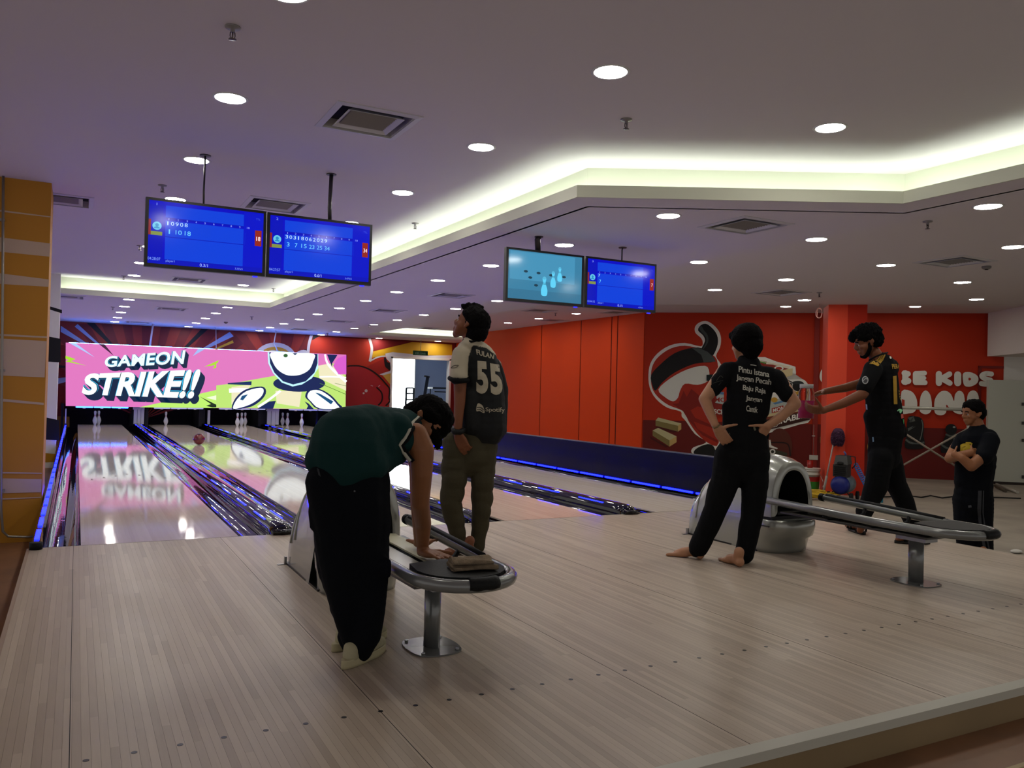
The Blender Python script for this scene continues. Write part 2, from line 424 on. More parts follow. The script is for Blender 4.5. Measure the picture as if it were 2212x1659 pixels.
strip('trim_7', [(7.4,16.85),(11.3,16.85)], ZL-.001, ZL+.09, M_fascia, .02, 1)
strip('wall_cove_back', [(7.2,17.1),(11.3,17.1)], ZL, ZR, M_fascia, .03, 1)
strip('trim_8', [(22,-6.24),(7.4,6.29),(7.4,16.85)], ZL, ZL+.05, M_fascia, .02, -1)
def cove(label, path, z):
    t = thing('cove_light', label, 'cove light', (*path[0], z), 'hidden light strips in the ceiling coves')
    for a, b in zip(path, path[1:]):
        d = V(*b)-V(*a); L_ = np.linalg.norm(d); d /= L_; nn = V(-d[1], d[0])*.018
        MB().prism([(*(V(*a)-nn),z),(*(V(*b)-nn),z),(*(V(*b)+nn),z),(*(V(*a)+nn),z)], (0,0,.012)).build('light_strip', M_cove, t)
cove('pale light strip hidden in the ceiling cove over the approach', [(-.5,10.72),(3.5,10.72),(3.61,-.72),(5.92,-1.98),(5.94,-8)], ZL+.03)
cove('pale light strip hidden in the far cove above the doorway', [(7.6,16.97),(11,16.97)], ZL+.03)
cove_light_back = None

# walls
bw = MB()
for b in ((-3,-.33,ZF,ZL),(-.33,8.854,.55,ZL),(8.854,10.84,2.15,ZL),(10.84,11.4,ZF,ZL),(6.42,8.854,ZF,.55)): bw.box(b[0],b[1],YB,YB+.18,b[2],b[3])
bw = struct('wall_back', bw, mat('maroon_paint','#6d1a18',.65,spec=.2))
struct('wall_left', MB().box(-1.25,-1.1,10.9,18.5,ZF,ZU), M_white)
pit = MB().box(-.35,6.45,19.3,19.35,-.3,.7); pit.box(-.4,-.34,18.3,19.3,-.3,.56).box(6.40,6.44,18.4,19.3,-.3,.7).box(-.35,6.45,18.3,19.3,-.32,-.28)
struct('wall_pit', pit, M_dark)
for k, (xa, xb) in enumerate(((1.30,1.36),(1.62,1.7),(3.0,3.16),(4.62,4.86),(6.3,6.36))):
    struct('wall_kickback', MB().box(xa,xb,17.95,19.3,-.1,.53), mat('kick_black','#0a0b14',.5))
# door_1 in the back wall: just the cased opening, and the room behind
struct('door_1', MB().box(8.80,8.86,YB-.03,YB+.2,ZF,2.2).box(10.83,10.9,YB-.03,YB+.2,ZF,2.2).box(8.8,10.9,YB-.03,YB+.2,2.15,2.22), M_white)
rm = MB().box(8.3,13.5,22.6,22.7,ZF,ZL+.1).box(8.2,8.3,YB+.2,22.7,ZF,ZL+.1).box(13.4,13.5,YB+.2,22.7,ZF,ZL+.1).box(8.2,13.5,YB+.15,22.7,ZL+.1,ZL+.15).box(11.3,13.5,YB+.18,YB+.24,ZF,ZL+.1)
struct('wall_outer_room', rm, mat('grey_blue_plaster','#a3adc2',.8))
xa, xb = onY(835,820,22.5)[0], onY(894.5,820,22.5)[0]
wd_ = MB().mat(mat('daylight_pane',(.86,.95,1.0),.2,emit=DAY)).box(xa,xb,22.52,22.54,ZF+.05,2.45)
wd_.mat(M_white).box(xb,xb+.04,22.46,22.6,ZF,2.5).box(xa-.04,xa,22.46,22.6,ZF,2.5).box(xa,xb,22.46,22.6,2.45,2.52)
struct('window_1', wd_)
# right wall of orange panels
XR = 11.06
wr = struct('wall_right', MB().box(XR+.012, XR+.2, 8.24, 18.5, ZF, ZR+.02), mat('panel_groove','#4a1106',.7))
gy = [18.5]+[float(onX(x,830,XR)[1]) for x in (1167.5,1252.5,1318.5,1331.5)]+[8.24]
for a, b in zip(gy, gy[1:]): link('panel', MB().box(XR, XR+.02, b+.02, a-.02, ZF, ZR).mesh('panel', M_orange, .003), wr)
# mural wall, at an angle
MA, MBp = V(11.06,8.24,0), V(16.29,3.716,0); MD = (MBp-MA)/np.linalg.norm(MBp-MA); MN = V(-MD[1],MD[0],0)*-1
if MN@(CAM-MA) < 0: MN = -MN
MK = float(MN@MA)
def onM(x, y): return on(x, y, MN, MK)
e = MA+MD*8.2
wm = struct('wall_mural', MB().prism([MA+V(0,0,ZF), e+V(0,0,ZF), e-MN*.15+V(0,0,ZF), MA-MN*.15+V(0,0,ZF)], (0,0,ZR+.02-ZF)), M_red)
# red column
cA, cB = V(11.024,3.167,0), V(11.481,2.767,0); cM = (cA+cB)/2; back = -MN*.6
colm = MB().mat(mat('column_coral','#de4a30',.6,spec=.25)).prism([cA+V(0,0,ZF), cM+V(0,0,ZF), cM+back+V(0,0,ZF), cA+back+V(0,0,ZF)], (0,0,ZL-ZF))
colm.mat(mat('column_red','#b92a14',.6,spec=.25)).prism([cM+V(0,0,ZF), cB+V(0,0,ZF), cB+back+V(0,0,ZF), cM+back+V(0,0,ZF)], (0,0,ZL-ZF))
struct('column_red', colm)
# yellow and white columns at left
yc = struct('column_yellow', MB().box(-1.6,-.325,2.75,3.45,ZF,ZU), M_yellow, bevel=.006)
bands = [((20,163),(195,190),(195,194),(20,168)),((20,268),(192,293),(189,343),(20,322)),((15,405),(187,430),(185,458),(15,447)),((10,640),(180,647),(179,653),(10,646)),((10,657),(178,665),(170,803),(8,797)),((8,883),(167,900),(167,908),(8,893)),((8,1168),(159,1166),(159,1170),(8,1172)),((8,1192),(159,1190),(157,1240),(8,1250)),((8,1272),(157,1258),(157,1261),(8,1276))]
art('painted_stripe', [('#bfa78e', sc_([(-60,b[0][1]-6),*b[1:3],(-60,b[3][1]-4)], .567, 0, 360)) for b in bands], lambda x, y: onY(x, y, 2.75), (0,-1,0), PRINT, yc)
wc = struct('column_white', MB().box(-.95,-.36,10.45,10.95,ZF,ZU), M_white)
blk = [('#0d0d12',[(150,520),(236,546),(236,559),(150,532)]),('#0d0d12',[(150,640),(231,656),(231,746),(150,741)]),('#0d0d12',[(150,950),(226,966),(226,1043),(150,1039)]),('#b98416',[(150,1090),(224,1095),(224,1124),(150,1128)])]
art('painted_patch', [(c, sc_(q,.567,0,360)) for c, q in blk], lambda x, y: onY(x, y, 10.45), (0,-1,0), PRINT, wc)
# white bulkhead and wall at the far right
wA, wB = V(16.19,3.66,0), V(15.51,2.556,0); wd2 = (wB-wA)/np.linalg.norm(wB-wA)
zb = 2.12; far = wA+wd2*6
struct('wall_bulkhead', MB().prism([wA+V(0,0,zb), far+V(0,0,zb), far+V(1.5,-.6,zb), wA+V(1.5,-.6,zb)], (0,0,ZR+.02-zb)), M_white)
w2 = onM(2168,800); w2[2] = 0
struct('wall_right_white', MB().prism([w2+V(0,0,ZF), w2+MD*6+V(0,0,ZF), w2+MD*6+MN*.02+V(0,0,ZF), w2+MN*.02+V(0,0,ZF)], (0,0,2.3-ZF)), M_white)
# ------------------------------------------------------------------ downlights, vents, sprinklers
def grid_label(kind, X, Y, extra=''): return ''
LIGHTS = {   # row centre X: list of Y, height
 0: (0.806, [-2.38,-.68,1.07,2.79,4.5,6.2,7.99,9.74], ZU), 1: (2.72, [-2.39,-.61,1.16,2.9,4.6,6.3,8.1,9.87], ZU), 2: (4.62, [-2.376], ZU),
 3: (0.79, [10.93,12.58,14.2,15.93,17.52], ZL), 4: (2.646, [11.18,12.8,14.46,16.21,17.85], ZL),
 5: (4.55, [-.67,1.09,2.86,4.59,6.33,7.97,9.66,11.34,13.0,14.65,16.32,17.79], ZL), 6: (6.43, [-2.4,-.654,1.095,2.86,4.6,6.38,8.17,9.82,11.45,13.14,14.75,16.46,18.1], ZL),
 7: (8.3, [-1.5,-.02,1.515,2.9,18.24], ZL), 8: (10.24, [.31,2.97,18.1], ZL), 9: (12.07,[1.28], ZL), 10: (10.05,[9.5,11.22,12.87], ZR), 11: (12.4,[5.42], ZR), 12: (14.2,[3.86], ZR)}
ROWNAME = {0:'in the leftmost row over the approach',1:'in the second row of the raised ceiling',2:'alone in the third row of the raised ceiling',3:'in the leftmost row beyond the far cove',4:'in the second row beyond the far cove',5:'in the first row right of the cove',6:'in the row above the kickboard',7:'in the next row right of the kickboard',8:'in the row over the red column',9:'high at right near the white bulkhead',10:'in the recess along the orange wall',11:'in the recess above the crossed boxes mural',12:'in the recess right of the red column'}
lm = MB().mat(M_lamp).cyl((0,0,-.004), .098, .003, 28, smooth=False).mesh('diffuser')
rim = MB().mat(mat('lamp_rim','#cfcfcb',.5)).lathe([(.099,-.0025),(.106,-.006),(.116,-.003),(.118,0)], seg=28)
rim = rim.mesh('trim_ring')
LP = None
for r, (X, ys, z) in LIGHTS.items():
    n = len(ys)
    for i, Y in enumerate(ys):
        if n == 1: lab = 'round white recessed downlight '+ROWNAME[r]
        else:
            o_ = ORD[i]+' from the camera' if i else 'nearest the camera'
            lab = 'round downlight '+ROWNAME[r]+', '+o_
        t = thing('downlight', lab, 'ceiling light', (X, Y, z), 'round ceiling downlights')
        link('trim_ring', rim, t); link('diffuser', lm, t)
M_vent = mat('vent_white', '#c4c2c2', .5); M_slat = mat('vent_slat', '#8a8483', .5); M_vdark = mat('vent_dark', '#0c0b0d', .8)
def vent_meshes():
    f = MB(); q = .31
    for a in range(4):
        M = Matrix.Rotation(a*math.pi/2, 4, 'Z')
        f.prism([M @ Vector(p) for p in ((-q,-q,-.006),(q,-q,-.006),(q-.045,-q+.045,-.012),(-q+.045,-q+.045,-.012))], (0,0,.006))
        f.prism([M @ Vector(p) for p in ((-q+.045,-q+.045,-.012),(q-.045,-q+.045,-.012),(q-.05,-q+.05,.06),(-q+.05,-q+.05,.06))], (0,0,.003))
    fr = f.mesh('frame', M_vent)
    c = MB(); s = .205; i_ = .165
    for a in range(4):
        M = Matrix.Rotation(a*math.pi/2, 4, 'Z')
        c.prism([M @ Vector(p) for p in ((-s,-s,-.014),(s,-s,-.014),(i_,-i_,.014),(-i_,-i_,.014))], (0,0,.004))
    co = c.mesh('core_frame', M_vent)
    sl = MB().box(-.165,.165,-.0045,.0045,-.014,.014,Matrix.Rotation(.75,4,'X')).mesh('slat', M_slat)
    bk = MB().box(-.27,.27,-.27,.27,.062,.066).mesh('backing', M_vdark)
    return fr, co, sl, bk
vf, vc, vsl, vb = vent_meshes()
VENTS = [('large square ceiling vent above the left monitors, nearest the camera',(795,262),ZU),('square ceiling vent just above the left pair of monitors',(594,443),ZU),('square ceiling vent under the bottom edge of the left monitor',(408,604),ZU),
 ('square ceiling vent right of the angled cove',(1610,487),ZL),('square ceiling vent at the far right beside a small detector',(2062,565),ZL),('square ceiling vent above the mural',(1687,632),ZL),
 ('square ceiling vent above the head of the man numbered fifty-five',(975,638),ZL),('square ceiling vent with a bright corner, right of the far cove corner',(838,671),ZL),('square ceiling vent further back over the third lane',(733,694),ZL),
 ('flat ceiling vent high over the second lane',(370,667),ZL),('ceiling vent beside the white column top',(146,641),ZL),('dim ceiling vent near the far wall above the second screen',(652,711),ZL),('ceiling vent in the blue light above the left screen',(298,696),ZL),
 ('pale ceiling vent under the right pair of monitors',(1165,671),ZR),('faint pale ceiling vent low behind the right monitors',(1195,692),ZR),('pale ceiling vent peeking below the right monitor',(1330,675),ZR),('ceiling vent in the bright recess over the doorway',(925,709),ZR),('slotted ceiling vent beside the yellow column',(132,431),ZU)]
VENTS[5] = ('square ceiling vent above the mural wall, left of the red column',)+VENTS[5][1:]
for (lab, q, z), P in zip(VENTS, VENTP):
    t = thing('ceiling_vent', lab, 'vent', P, 'square ceiling vents')
    link('frame', vf, t); link('core_frame', vc, t); link('backing', vb, t)
    for k in range(10): s = link('slat', vsl, t); s.location = (0, -.148+.033*k, .012)
M_spk = mat('sprinkler_metal', '#5d5353', .35, metal=.6)
sk = MB().lathe([(.042,0),(.04,-.008),(.012,-.012),(.012,-.03)], seg=16).mesh('rose', mat('rose_grey','#8d8888',.4,metal=.3))
hd = MB().tube([(-.011,0,-.03),(-.013,0,-.05),(-.005,0,-.066)], .003, 6).tube([(.011,0,-.03),(.013,0,-.05),(.005,0,-.066)], .003, 6).lathe([(.004,-.03),(.004,-.066)], seg=8).lathe([(.02,-.066),(.022,-.069),(.004,-.07)], seg=14).mesh('head', M_spk)
SPR = [('nearest the camera at the top left',(503,58),ZU),('right of centre below a downlight',(1353,258),ZU),('left of the first monitor',(351,400),ZU),('beside the long cove glow',(897,482),ZU),('left of the lower monitor corner',(302,530),ZU),('near the far cove corner',(591,623),ZU),('close to the far cove at left',(267,596),ZU),
 ('at the right, between two downlights',(2004,478),ZL),('left of the red column',(1770,632),ZL),('over the second lane near the blue light',(544,684),ZL),('over the fourth lane near the mural',(798,702),ZL),('at the far wall above the red mural',(708,720),ZL),('beyond the cove at far left',(244,663),ZL),('below the right pair of monitors',(1200,676),ZR)]
for lab, q, z in SPR:
    t = thing('sprinkler', 'small metal ceiling sprinkler '+lab, 'sprinkler', onZ(*q, z), 'ceiling sprinklers')
    link('rose', sk, t); link('head', hd, t)
for nm, lab, q in (('smoke_detector','small dark ceiling detector above the seam of the two lit screens',(488,695.5)),('smoke_detector','flat round detector beside the vent at far right',(2131,575))):
    t = thing(nm, lab, 'detector', onZ(*q, ZL))
    MB().lathe([(.05,0),(.05,-.02),(.035,-.035)], seg=18).build('body', mat('detector_grey','#77736f',.5), None).parent = t
    MB().lathe([(.02,-.034),(.018,-.042)], seg=12).build('sensor', M_vdark, None).parent = t
# ------------------------------------------------------------------ monitors
Z8 = lambda x, y: (290+x*.2441, 330+y*.2441)
def tri_disc(p): return p
def monitor(label, x0, x1, z0, z1, Y, img, pole, zc, tilt=0):
    t = thing('monitor', label, 'monitor', ((x0+x1)/2, Y, (z0+z1)/2), 'scoring monitors hung over the approach')
    m = MB().box(x0, x1, Y, Y+.05, z0, z1); m.box(x0+.12, x1-.12, Y+.05, Y+.075, z0+.1, z1-.12); m.build('case', M_black, t, bevel=.006)
    MB().box(x0+.025, x1-.025, Y-.0015, Y+.0005, z0+.03, z1-.022).build('screen', mat('screen_glass','#050505',.1), t)
    def surf(u, v): return V(x0+.025+(x1-x0-.05)*u, Y-.0015, z1-.022-(z1-z0-.052)*v)
    art('picture', img, surf, (0,-1,0), TVMAT, t, step=.0002, lift=.0004)
    px_, w_ = pole
    m = MB().tube([(px_,Y+.05,z1-.02),(px_-w_*.4,Y+.045,z1+.12),(px_,Y+.04,zc)], w_, 12)
    m.build('hanging_pole', mat('pole_grey','#3b383a',.4,metal=.4), t)
    MB().cyl((px_,Y+.04,zc-.008), .045, .008, 18).box(px_-.05,px_+.05,Y+.05,Y+.08,z1-.2,z1-.01).build('bracket', mat('pole_grey','#3b383a'), t)
    MB().box(x1-.1, x1-.06, Y+.01, Y+.03, z0-.012, z0).build('standby_light', mat('standby_blue',(.02,.02,.6),.4,emit=2), t)
    return t
def rect(u0, v0, u1, v1): return [(u0,v0),(u1,v0),(u1,v1),(u0,v1)]
def txt(s, u0, v0, u1, v1, bold=.0):
    if s == '1': u0, u1 = (u0+u1)/2-(v1-v0)*.10, (u0+u1)/2+(v1-v0)*.06
    return text_px(s, [(u0,v0),(u1,v0),(u1,v1),(u0,v1)], bold)
def score(lane, frames, balls, totals, total, clock, ratio, rate):
    I = [('#0004a4', rect(0,0,1,1)), ('#0434b8', rect(.14,.06,.86,.27)), ('#0434b8', rect(.14,.30,.86,.92)), ('#000a9c', rect(.14,.25,.93,.275)), ('#000a9c', rect(.14,.555,.93,.565)), ('#000ca8', rect(.82,.02,1,.92)), ('#000a9c', rect(0,.92,1,1))]
    I += [('#000a9c', rect(0,.06,.12,1)), ('#701c20', rect(0,.3,.02,.55)), ('#7c2016', rect(.925,.3,.985,.56)), ('#56a6c4', circ(.07,.4,.038,.066)), ('#1b74a8', circ(.07,.385,.015,.026)), ('#1b74a8', circ(.07,.44,.024,.03,20,180,360)), ('#6d7a3a', rect(.02,.49,.115,.55))]
    for k in range(10): I.append(('#0a36b4', rect(.14+.077*k,.36,.1415+.077*k,.555)))
    I.append(('#6f84c8', txt(lane,.055,.035,.075,.075)))
    for k in range(10):
        s = str(k+1); I.append(('#7f92d8', txt(s,.168+.077*k-.006*len(s),.262,.168+.077*k+.006*len(s),.292)))
    for k, s in enumerate(balls): I.append(('#9fc0ea', txt(s,.147+.0385*k,.315,.147+.0385*k+.026,.375)))
    for k, s in enumerate(totals): I.append(('#5fb0e0', txt(s,.175+.077*k-.013*len(s),.44,.175+.077*k+.013*len(s),.51)))
    I += [('#f2d8d8', txt(total,.955-.019*len(total)/2,.405,.955+.019*len(total)/2,.475)), ('#6a86d0', txt(clock,.0,.905,.105,.95)), ('#6a86d0', txt('player1',.15,.925,.225,.97)), ('#8fa4e0', txt(ratio,.44,.94,.51,.99)), ('#6a86d0', txt(rate,.75,.955,.82,.985)), ('#3a50b8', txt('TTL',.93,.1,.97,.13))]
    return I
def pinview():
    I = [('#2f6a88', rect(0,0,1,1)), ('#397a9a', rect(.02,.02,.9,.6)), ('#2c607c', rect(0,.8,1,1))]
    for u, v in ((.23,.42),(.4,.43),(.29,.54),(.57,.45),(.75,.46),(.37,.69)): I.append(('#16303f', circ(u,v,.027,.026)))
    for u, v, s in ((.69,.40,.8),(.6,.52,.9),(.48,.68,1.05)):
        pr = [(-.016,-.17),(.016,-.17),(.024,-.13),(.018,-.08),(.017,-.04),(.036,.05),(.042,.12),(.03,.2),(-.03,.2),(-.042,.12),(-.036,.05),(-.017,-.04),(-.018,-.08),(-.024,-.13)]
        I.append(('#4fb0d0', smooth_poly([(u+x*s, v+y*s) for x, y in pr],3)))
        I.append(('#4a9ab8', circ(u,v-.15*s,.022*s,.03*s)))
        for q in (-.05,-.025): I.append(('#2b5f7a', rect(u-.019*s,v+(q-.006)*s,u+.019*s,v+(q+.003)*s)))
    return I
monitor('leftmost hanging monitor with a blue score sheet reading total 18', .400, 1.360, 2.095, 2.662, .83, score('1',1,'10908',['1','10','18'],'18','04:28:07','0.3/1','3.33%/5'), (.85,.008), ZU)
monitor('second hanging monitor with a blue score sheet reading total 34', 1.368, 2.315, 2.095, 2.658, .83, score('2',1,'30318062029',['3','7','15','23','25','34'],'34','04:27:57','0.6/1','3.47%/5'), (1.93,.018), ZU)
monitor('hanging monitor showing a pale blue camera view of three pins', 3.700, 4.620, 2.060, 2.600, .80, pinview(), (4.09,.03), ZL)
monitor('rightmost hanging monitor with a blue score sheet reading 7', 4.645, 5.575, 2.062, 2.602, .80, score('3',1,'7',['7'],'7','03:44:15','0.1/1','4.27%/5'), (5.14,.008), ZL)
# ------------------------------------------------------------------ masking screens, pins
YM = 17.4
A1 = lambda pts: sc_(pts, .27125, 0, 550)
A2 = lambda pts: sc_(pts, .27125, 500, 600)
def sY(x, y): return onY(x, y, YM)
P1 = [('#da74ba', [(142,740),(467,754.5),(467,881.5),(142,877)])]
P1 += [('#b9ea6a', A1([(1110,1216),(1340,1165),(1722,1078),(1722,1222)])), ('#eaf7d0', A1([(1640,1140),(1722,1120),(1722,1160)])), ('#a9c8ff', A1([(545,700),(605,708),(755,818)])), ('#3a0c33', A1([(785,710),(832,714),(908,808)])), ('#9fb8f0', A1([(1640,748),(1580,748),(1535,808)])), ('#f4b830', A1([(1700,751),(1722,752),(1722,760)])), ('#3a0c33', A1([(1480,742),(1500,742),(1445,758)]))]
P1 += [('#a8d832', A1([(522,805),(602,832),(562,848),(690,885),(522,852),(548,838),(522,830)])), ('#a8d832', A1([(1745,840),(1728,868),(1722,866),(1722,900),(1695,910),(1712,880),(1625,893)])), ('#142a10', A1([(1590,1130),(1722,1195),(1722,1216),(1690,1217),(1640,1204),(1680,1190)]))]
gq = [(838,812),(1478,760),(1460,872),(830,898)]; sq = [(668,942),(1592,914),(1545,1150),(655,1118)]
sq = [(664,948),(1600,912),(1552,1148),(650,1116)]
def sh(q, dx, dy): return [(x+dx, y+dy) for x, y in q]
for k in (36,28,20,12,4): P1.append(('#06203f', text_px('GAMEON', A1(sh(gq,k*.75,k*.9)), .075, 1.05)))
P1 += [('#2fb8e6', text_px('GAMEON', A1(gq), .062, 1.05)), ('#06203f', text_px('GAMEON', A1(sh(gq,1,1)), .048, 1.05)), ('#e8fbff', text_px('GAMEON', A1(gq), .03, 1.05))]
for k in (52,43,34,25,16,6): P1.append(('#06203f', text_px('STRIKE!!', A1(sh(sq,k*.75,k*.85)), .07, 1.0, .12)))
P1 += [('#2fb8e6', text_px('STRIKE!!', A1(sq), .062, 1.0, .12)), ('#06203f', text_px('STRIKE!!', A1(sh(sq,2,2)), .05, 1.0, .12)), ('#f4feff', text_px('STRIKE!!', A1(sq), .036, 1.0, .12))]
def lightbox(label, x0, x1, items):
    t = thing('lit_screen', label, 'screen', ((x0+x1)/2, YM, 1.32))
    m = MB().box(x0, x1, YM, YM+.12, .523, 2.135); m.build('case', mat('lightbox_case','#16161a',.5), t, bevel=.004)
    MB().box(x0+.03, x1-.03, YM+.09, YM+.115, 2.137, 2.15).build('top_light', mat('top_blue',(.06,.22,1.0),.4,emit=55), t)
    art('printed_face', items, sY, (0,-1,0), SCREEN, t, step=.0012, lift=.002)
    return t
lightbox('left backlit pink screen reading GAMEON STRIKE in white capitals', -.285, 3.345, P1)
P2 = [('#da74ba', [(467,754.5),(747.5,766),(746.5,884.5),(467,881.5)])]
P2 += [('#b9e070', A2([(-121,858),(0,842),(330,783),(690,700),(912,668),(908,1047),(-121,1036)])), ('#e9e2bc', A2([(0,870),(160,850),(60,980),(0,1010)])), ('#e9e2bc', A2([(350,900),(560,900),(540,1030),(360,1000)])), ('#e9e2bc', A2([(690,700),(790,682),(912,800),(912,900),(700,800)])), ('#da74ba', A2([(690,620),(742,606),(690,698)]))]
P2 += [('#ffffff', A2(stroke([(-20,900),(90,895),(240,905)],34))), ('#ffffff', A2(stroke([(20,1000),(90,940),(200,880)],16))), ('#ffffff', A2(stroke([(210,1030),(300,970),(390,900)],18))), ('#0b2a5c', A2([(-30,838),(160,825),(158,856),(-30,848)])), ('#ffffff', A2(stroke([(700,790),(800,788),(912,795)],12)))]
P2 += [('#0b1f52', A2(circ(538,842,207,66))), ('#bff2ff', A2([(287,592),(292,680),(330,760),(400,835),(485,866),(560,850),(640,800),(690,720),(690,607)])), ('#0b1f52', A2([(300,593),(306,680),(340,755),(410,825),(490,850),(590,825),(660,755),(684,680),(684,607)])), ('#f4feff', A2(smooth_poly([(315,594),(325,665),(365,730),(430,772),(495,780),(560,768),(620,730),(650,665),(655,606),(500,598)],3))), ('#2c5a2a', A2(circ(430,620,17,14))), ('#0b1f52', A2([(485,601),(525,602),(505,616)]))]
P2 += [('#0b1f52', A2(smooth_poly([(0,1040),(30,960),(110,890),(240,866),(275,905),(245,965),(160,1025),(40,1046)],3))), ('#f4feff', A2(smooth_poly([(10,1036),(45,965),(120,902),(232,876),(255,905),(228,955),(150,1008),(50,1040)],3))), ('#0b4a78', A2([(68,970),(82,940),(130,928),(90,976)]))]
P2 += [('#0b1f52', A2(smooth_poly([(585,945),(615,890),(700,886),(790,935),(850,1000),(880,1045),(690,1046),(620,985)],3))), ('#f4feff', A2(smooth_poly([(602,945),(628,900),(700,897),(780,945),(835,1005),(850,1040),(700,1040),(632,985)],3))), ('#0b4a78', A2([(665,915),(700,922),(810,985),(790,1008)]))]
P2 += [('#0b1f52', A2([(205,1042),(300,985),(352,980),(330,1042)])), ('#0b1f52', A2([(580,985),(610,1000),(655,1046),(595,1046),(608,1020)])), ('#ffffff', A2(stroke([(742,610),(775,700),(912,830)],[14,22]))), ('#0b1f52', A2([(758,610),(842,614),(800,680),(800,716)])), ('#d45ac8', A2([(806,700),(845,640),(912,616),(912,770),(850,770)])), ('#4d7a30', A2(stroke([(700,840),(912,930)],4))), ('#4d7a30', A2(stroke([(820,840),(912,862)],3)))]
lightbox('right backlit screen with white ball and navy shadow on green', 3.358, 7.03, P2)
for k, (xa, xb, on_) in enumerate(((163,278,1),(332,440,0),(473,574,0),(624,718,0))):
    a = onY(xa,880,YM+.05)[0]; b = onY(xb,880,YM+.05)[0]
    nm = ['glowing blue lamp bar over the pins of the leftmost lane','unlit white lamp bar over the lone pin of the second lane','unlit white lamp bar over the three pins of the third lane','unlit white lamp bar over the pins of the rightmost lane'][k]
    t = thing('lamp_bar', nm, 'lamp', ((a+b)/2, YM+.06, .49), 'lamp bars under the lit screens')
    mm = mat('bar_blue',(.03,.16,1.0),.3,emit=9) if on_ else mat('bar_pale',(.55,.6,.95),.3,emit=.5)  # the pale bars get a faint added glow as well
    L_ = (b-a)/3
    for j in range(3): MB().tube([(a+L_*j+.015,YM+.06,.49),(a+L_*(j+1)-.015,YM+.06,.49)], .018, 10).build('tube', mm, t)
    m = MB(); m.box(a,b,YM+.07,YM+.09,.48,.52)
    for j in range(3): m.box(a+L_*(j+.4),a+L_*(j+.55),YM+.05,YM+.07,.455,.475)
    m.build('holder', M_white, t)
M_pin = mat('pin_white', '#dfe3e8', .25, coat=.4); M_pinred = mat('pin_stripe', '#b3202a', .3)
pm = MB().mat(M_pin).lathe([(.0,0),(.026,.0),(.0285,.004),(.036,.03),(.05,.07),(.058,.1),(.0605,.117),(.058,.14),(.05,.17),(.038,.2),(.029,.225),(.0245,.245),(.0235,.255),(.0245,.275),(.028,.3),(.032,.325),(.0325,.342),(.030,.36),(.022,.374),(.011,.380),(0,.381)], seg=24).mesh('body')
ps = MB().mat(M_pinred).lathe([(.0262,.238),(.0250,.246)], seg=24).lathe([(.0248,.262),(.0262,.274)], seg=24).mesh('red_stripe')
def stripes(z0, z1, r0, r1): return MB().mat(M_pinred).rings([[(r*math.cos(2*math.pi*k/24), r*math.sin(2*math.pi*k/24), z) for k in range(24)] for r, z in ((r0,z0),(r1,z1))], cap=False).mesh('red_stripe')
s1 = stripes(.236,.246,.0270,.0252); s2 = stripes(.262,.272,.0244,.0252)
PINS = [('left pin of the pair on the leftmost lane',(.407,18.08)),('right pin of the pair on the leftmost lane',(.498,18.22)),('lone pin on the second lane',(2.145,17.95)),('nearest of three pins on the third lane',(3.971,17.53)),('middle of three pins on the third lane',(4.135,17.82)),('farthest of three pins on the third lane',(4.253,17.94)),('pin half behind the white post on the rightmost lane',(5.38,18.24)),('middle pin on the rightmost lane',(5.474,18.02)),('rightmost pin of all, beside the yellow peg',(5.774,17.53))]
for lab, (x, y) in PINS:
    t = thing('bowling_pin', 'white bowling pin, '+lab, 'bowling pin', (x,y,0), 'bowling pins left standing')
    link('body', pm, t); link('red_stripe', s1, t); link('red_stripe', s2, t)
t = thing('bowling_ball', 'dark red bowling ball rolling down the second lane', 'bowling ball', (2.03,10.1,.109))
MB().sphere((2.03,10.1,.109), .108, 32, 20).build('shell', mat('ball_red','#6d0b12',.08,coat=.8,var=.3,vscale=18), t)
for a, b in ((.1,.9),(-.25,.95),(-.05,.72)):
    d = V(a,-.45,b); d /= np.linalg.norm(d); c = V(2.03,10.1,.109)+d*.1078
    MB().sphere(c, .011, 10, 6).build('finger_hole', M_black, t)
for lab, xa, xb, w_ in (('white ribbed cover post between the first and second pin decks',(289,312),None,3),('thin white post between the second and third pin decks',(449,454.5),None,1),('white ribbed cover post between the third and rightmost pin decks',(578,603),None,3),('thin white post at the left edge of the leftmost pin deck',(140.5,144),None,1)):
    a = onY(xa[0],890,17.55)[0]; b = onY(xa[1],890,17.55)[0]
    t = thing('cover_post', lab, 'post', ((a+b)/2,17.6,0), 'posts between the pin decks')
    n = w_
    for j in range(n):
        L_ = (b-a)/n; z0 = .05 if n > 1 and j != 1 else .01
        MB().box(a+L_*j+.004, a+L_*(j+1)-.004, 17.55-.02*(j == 1), 17.65, z0, .44).build('rib', mat('post_white','#b9bcc6',.5), t, bevel=.01)
    if n > 1: MB().box(a-.02,b+.0,17.54,17.66,.44,.53).build('top_cap', mat('post_white'  ,'#b9bcc6'), t, bevel=.008)
    else: MB().box(a-.004,b+.004,17.54,17.66,.005,.06).build('foot', M_black, t)
t = thing('yellow_peg', 'yellow bracket at the right end of the rightmost pin deck', 'bracket', (6.75,17.38,.3))
a = onY(726,895,17.45)[0]
MB().box(a-.02,a+.015,17.44,17.47,.0,.46).build('stem', mat('peg_yellow','#c59a3a',.5), t); MB().box(a-.08,a+.05,17.43,17.48,.44,.5).build('crosspiece', mat('peg_yellow','#c59a3a'), t)
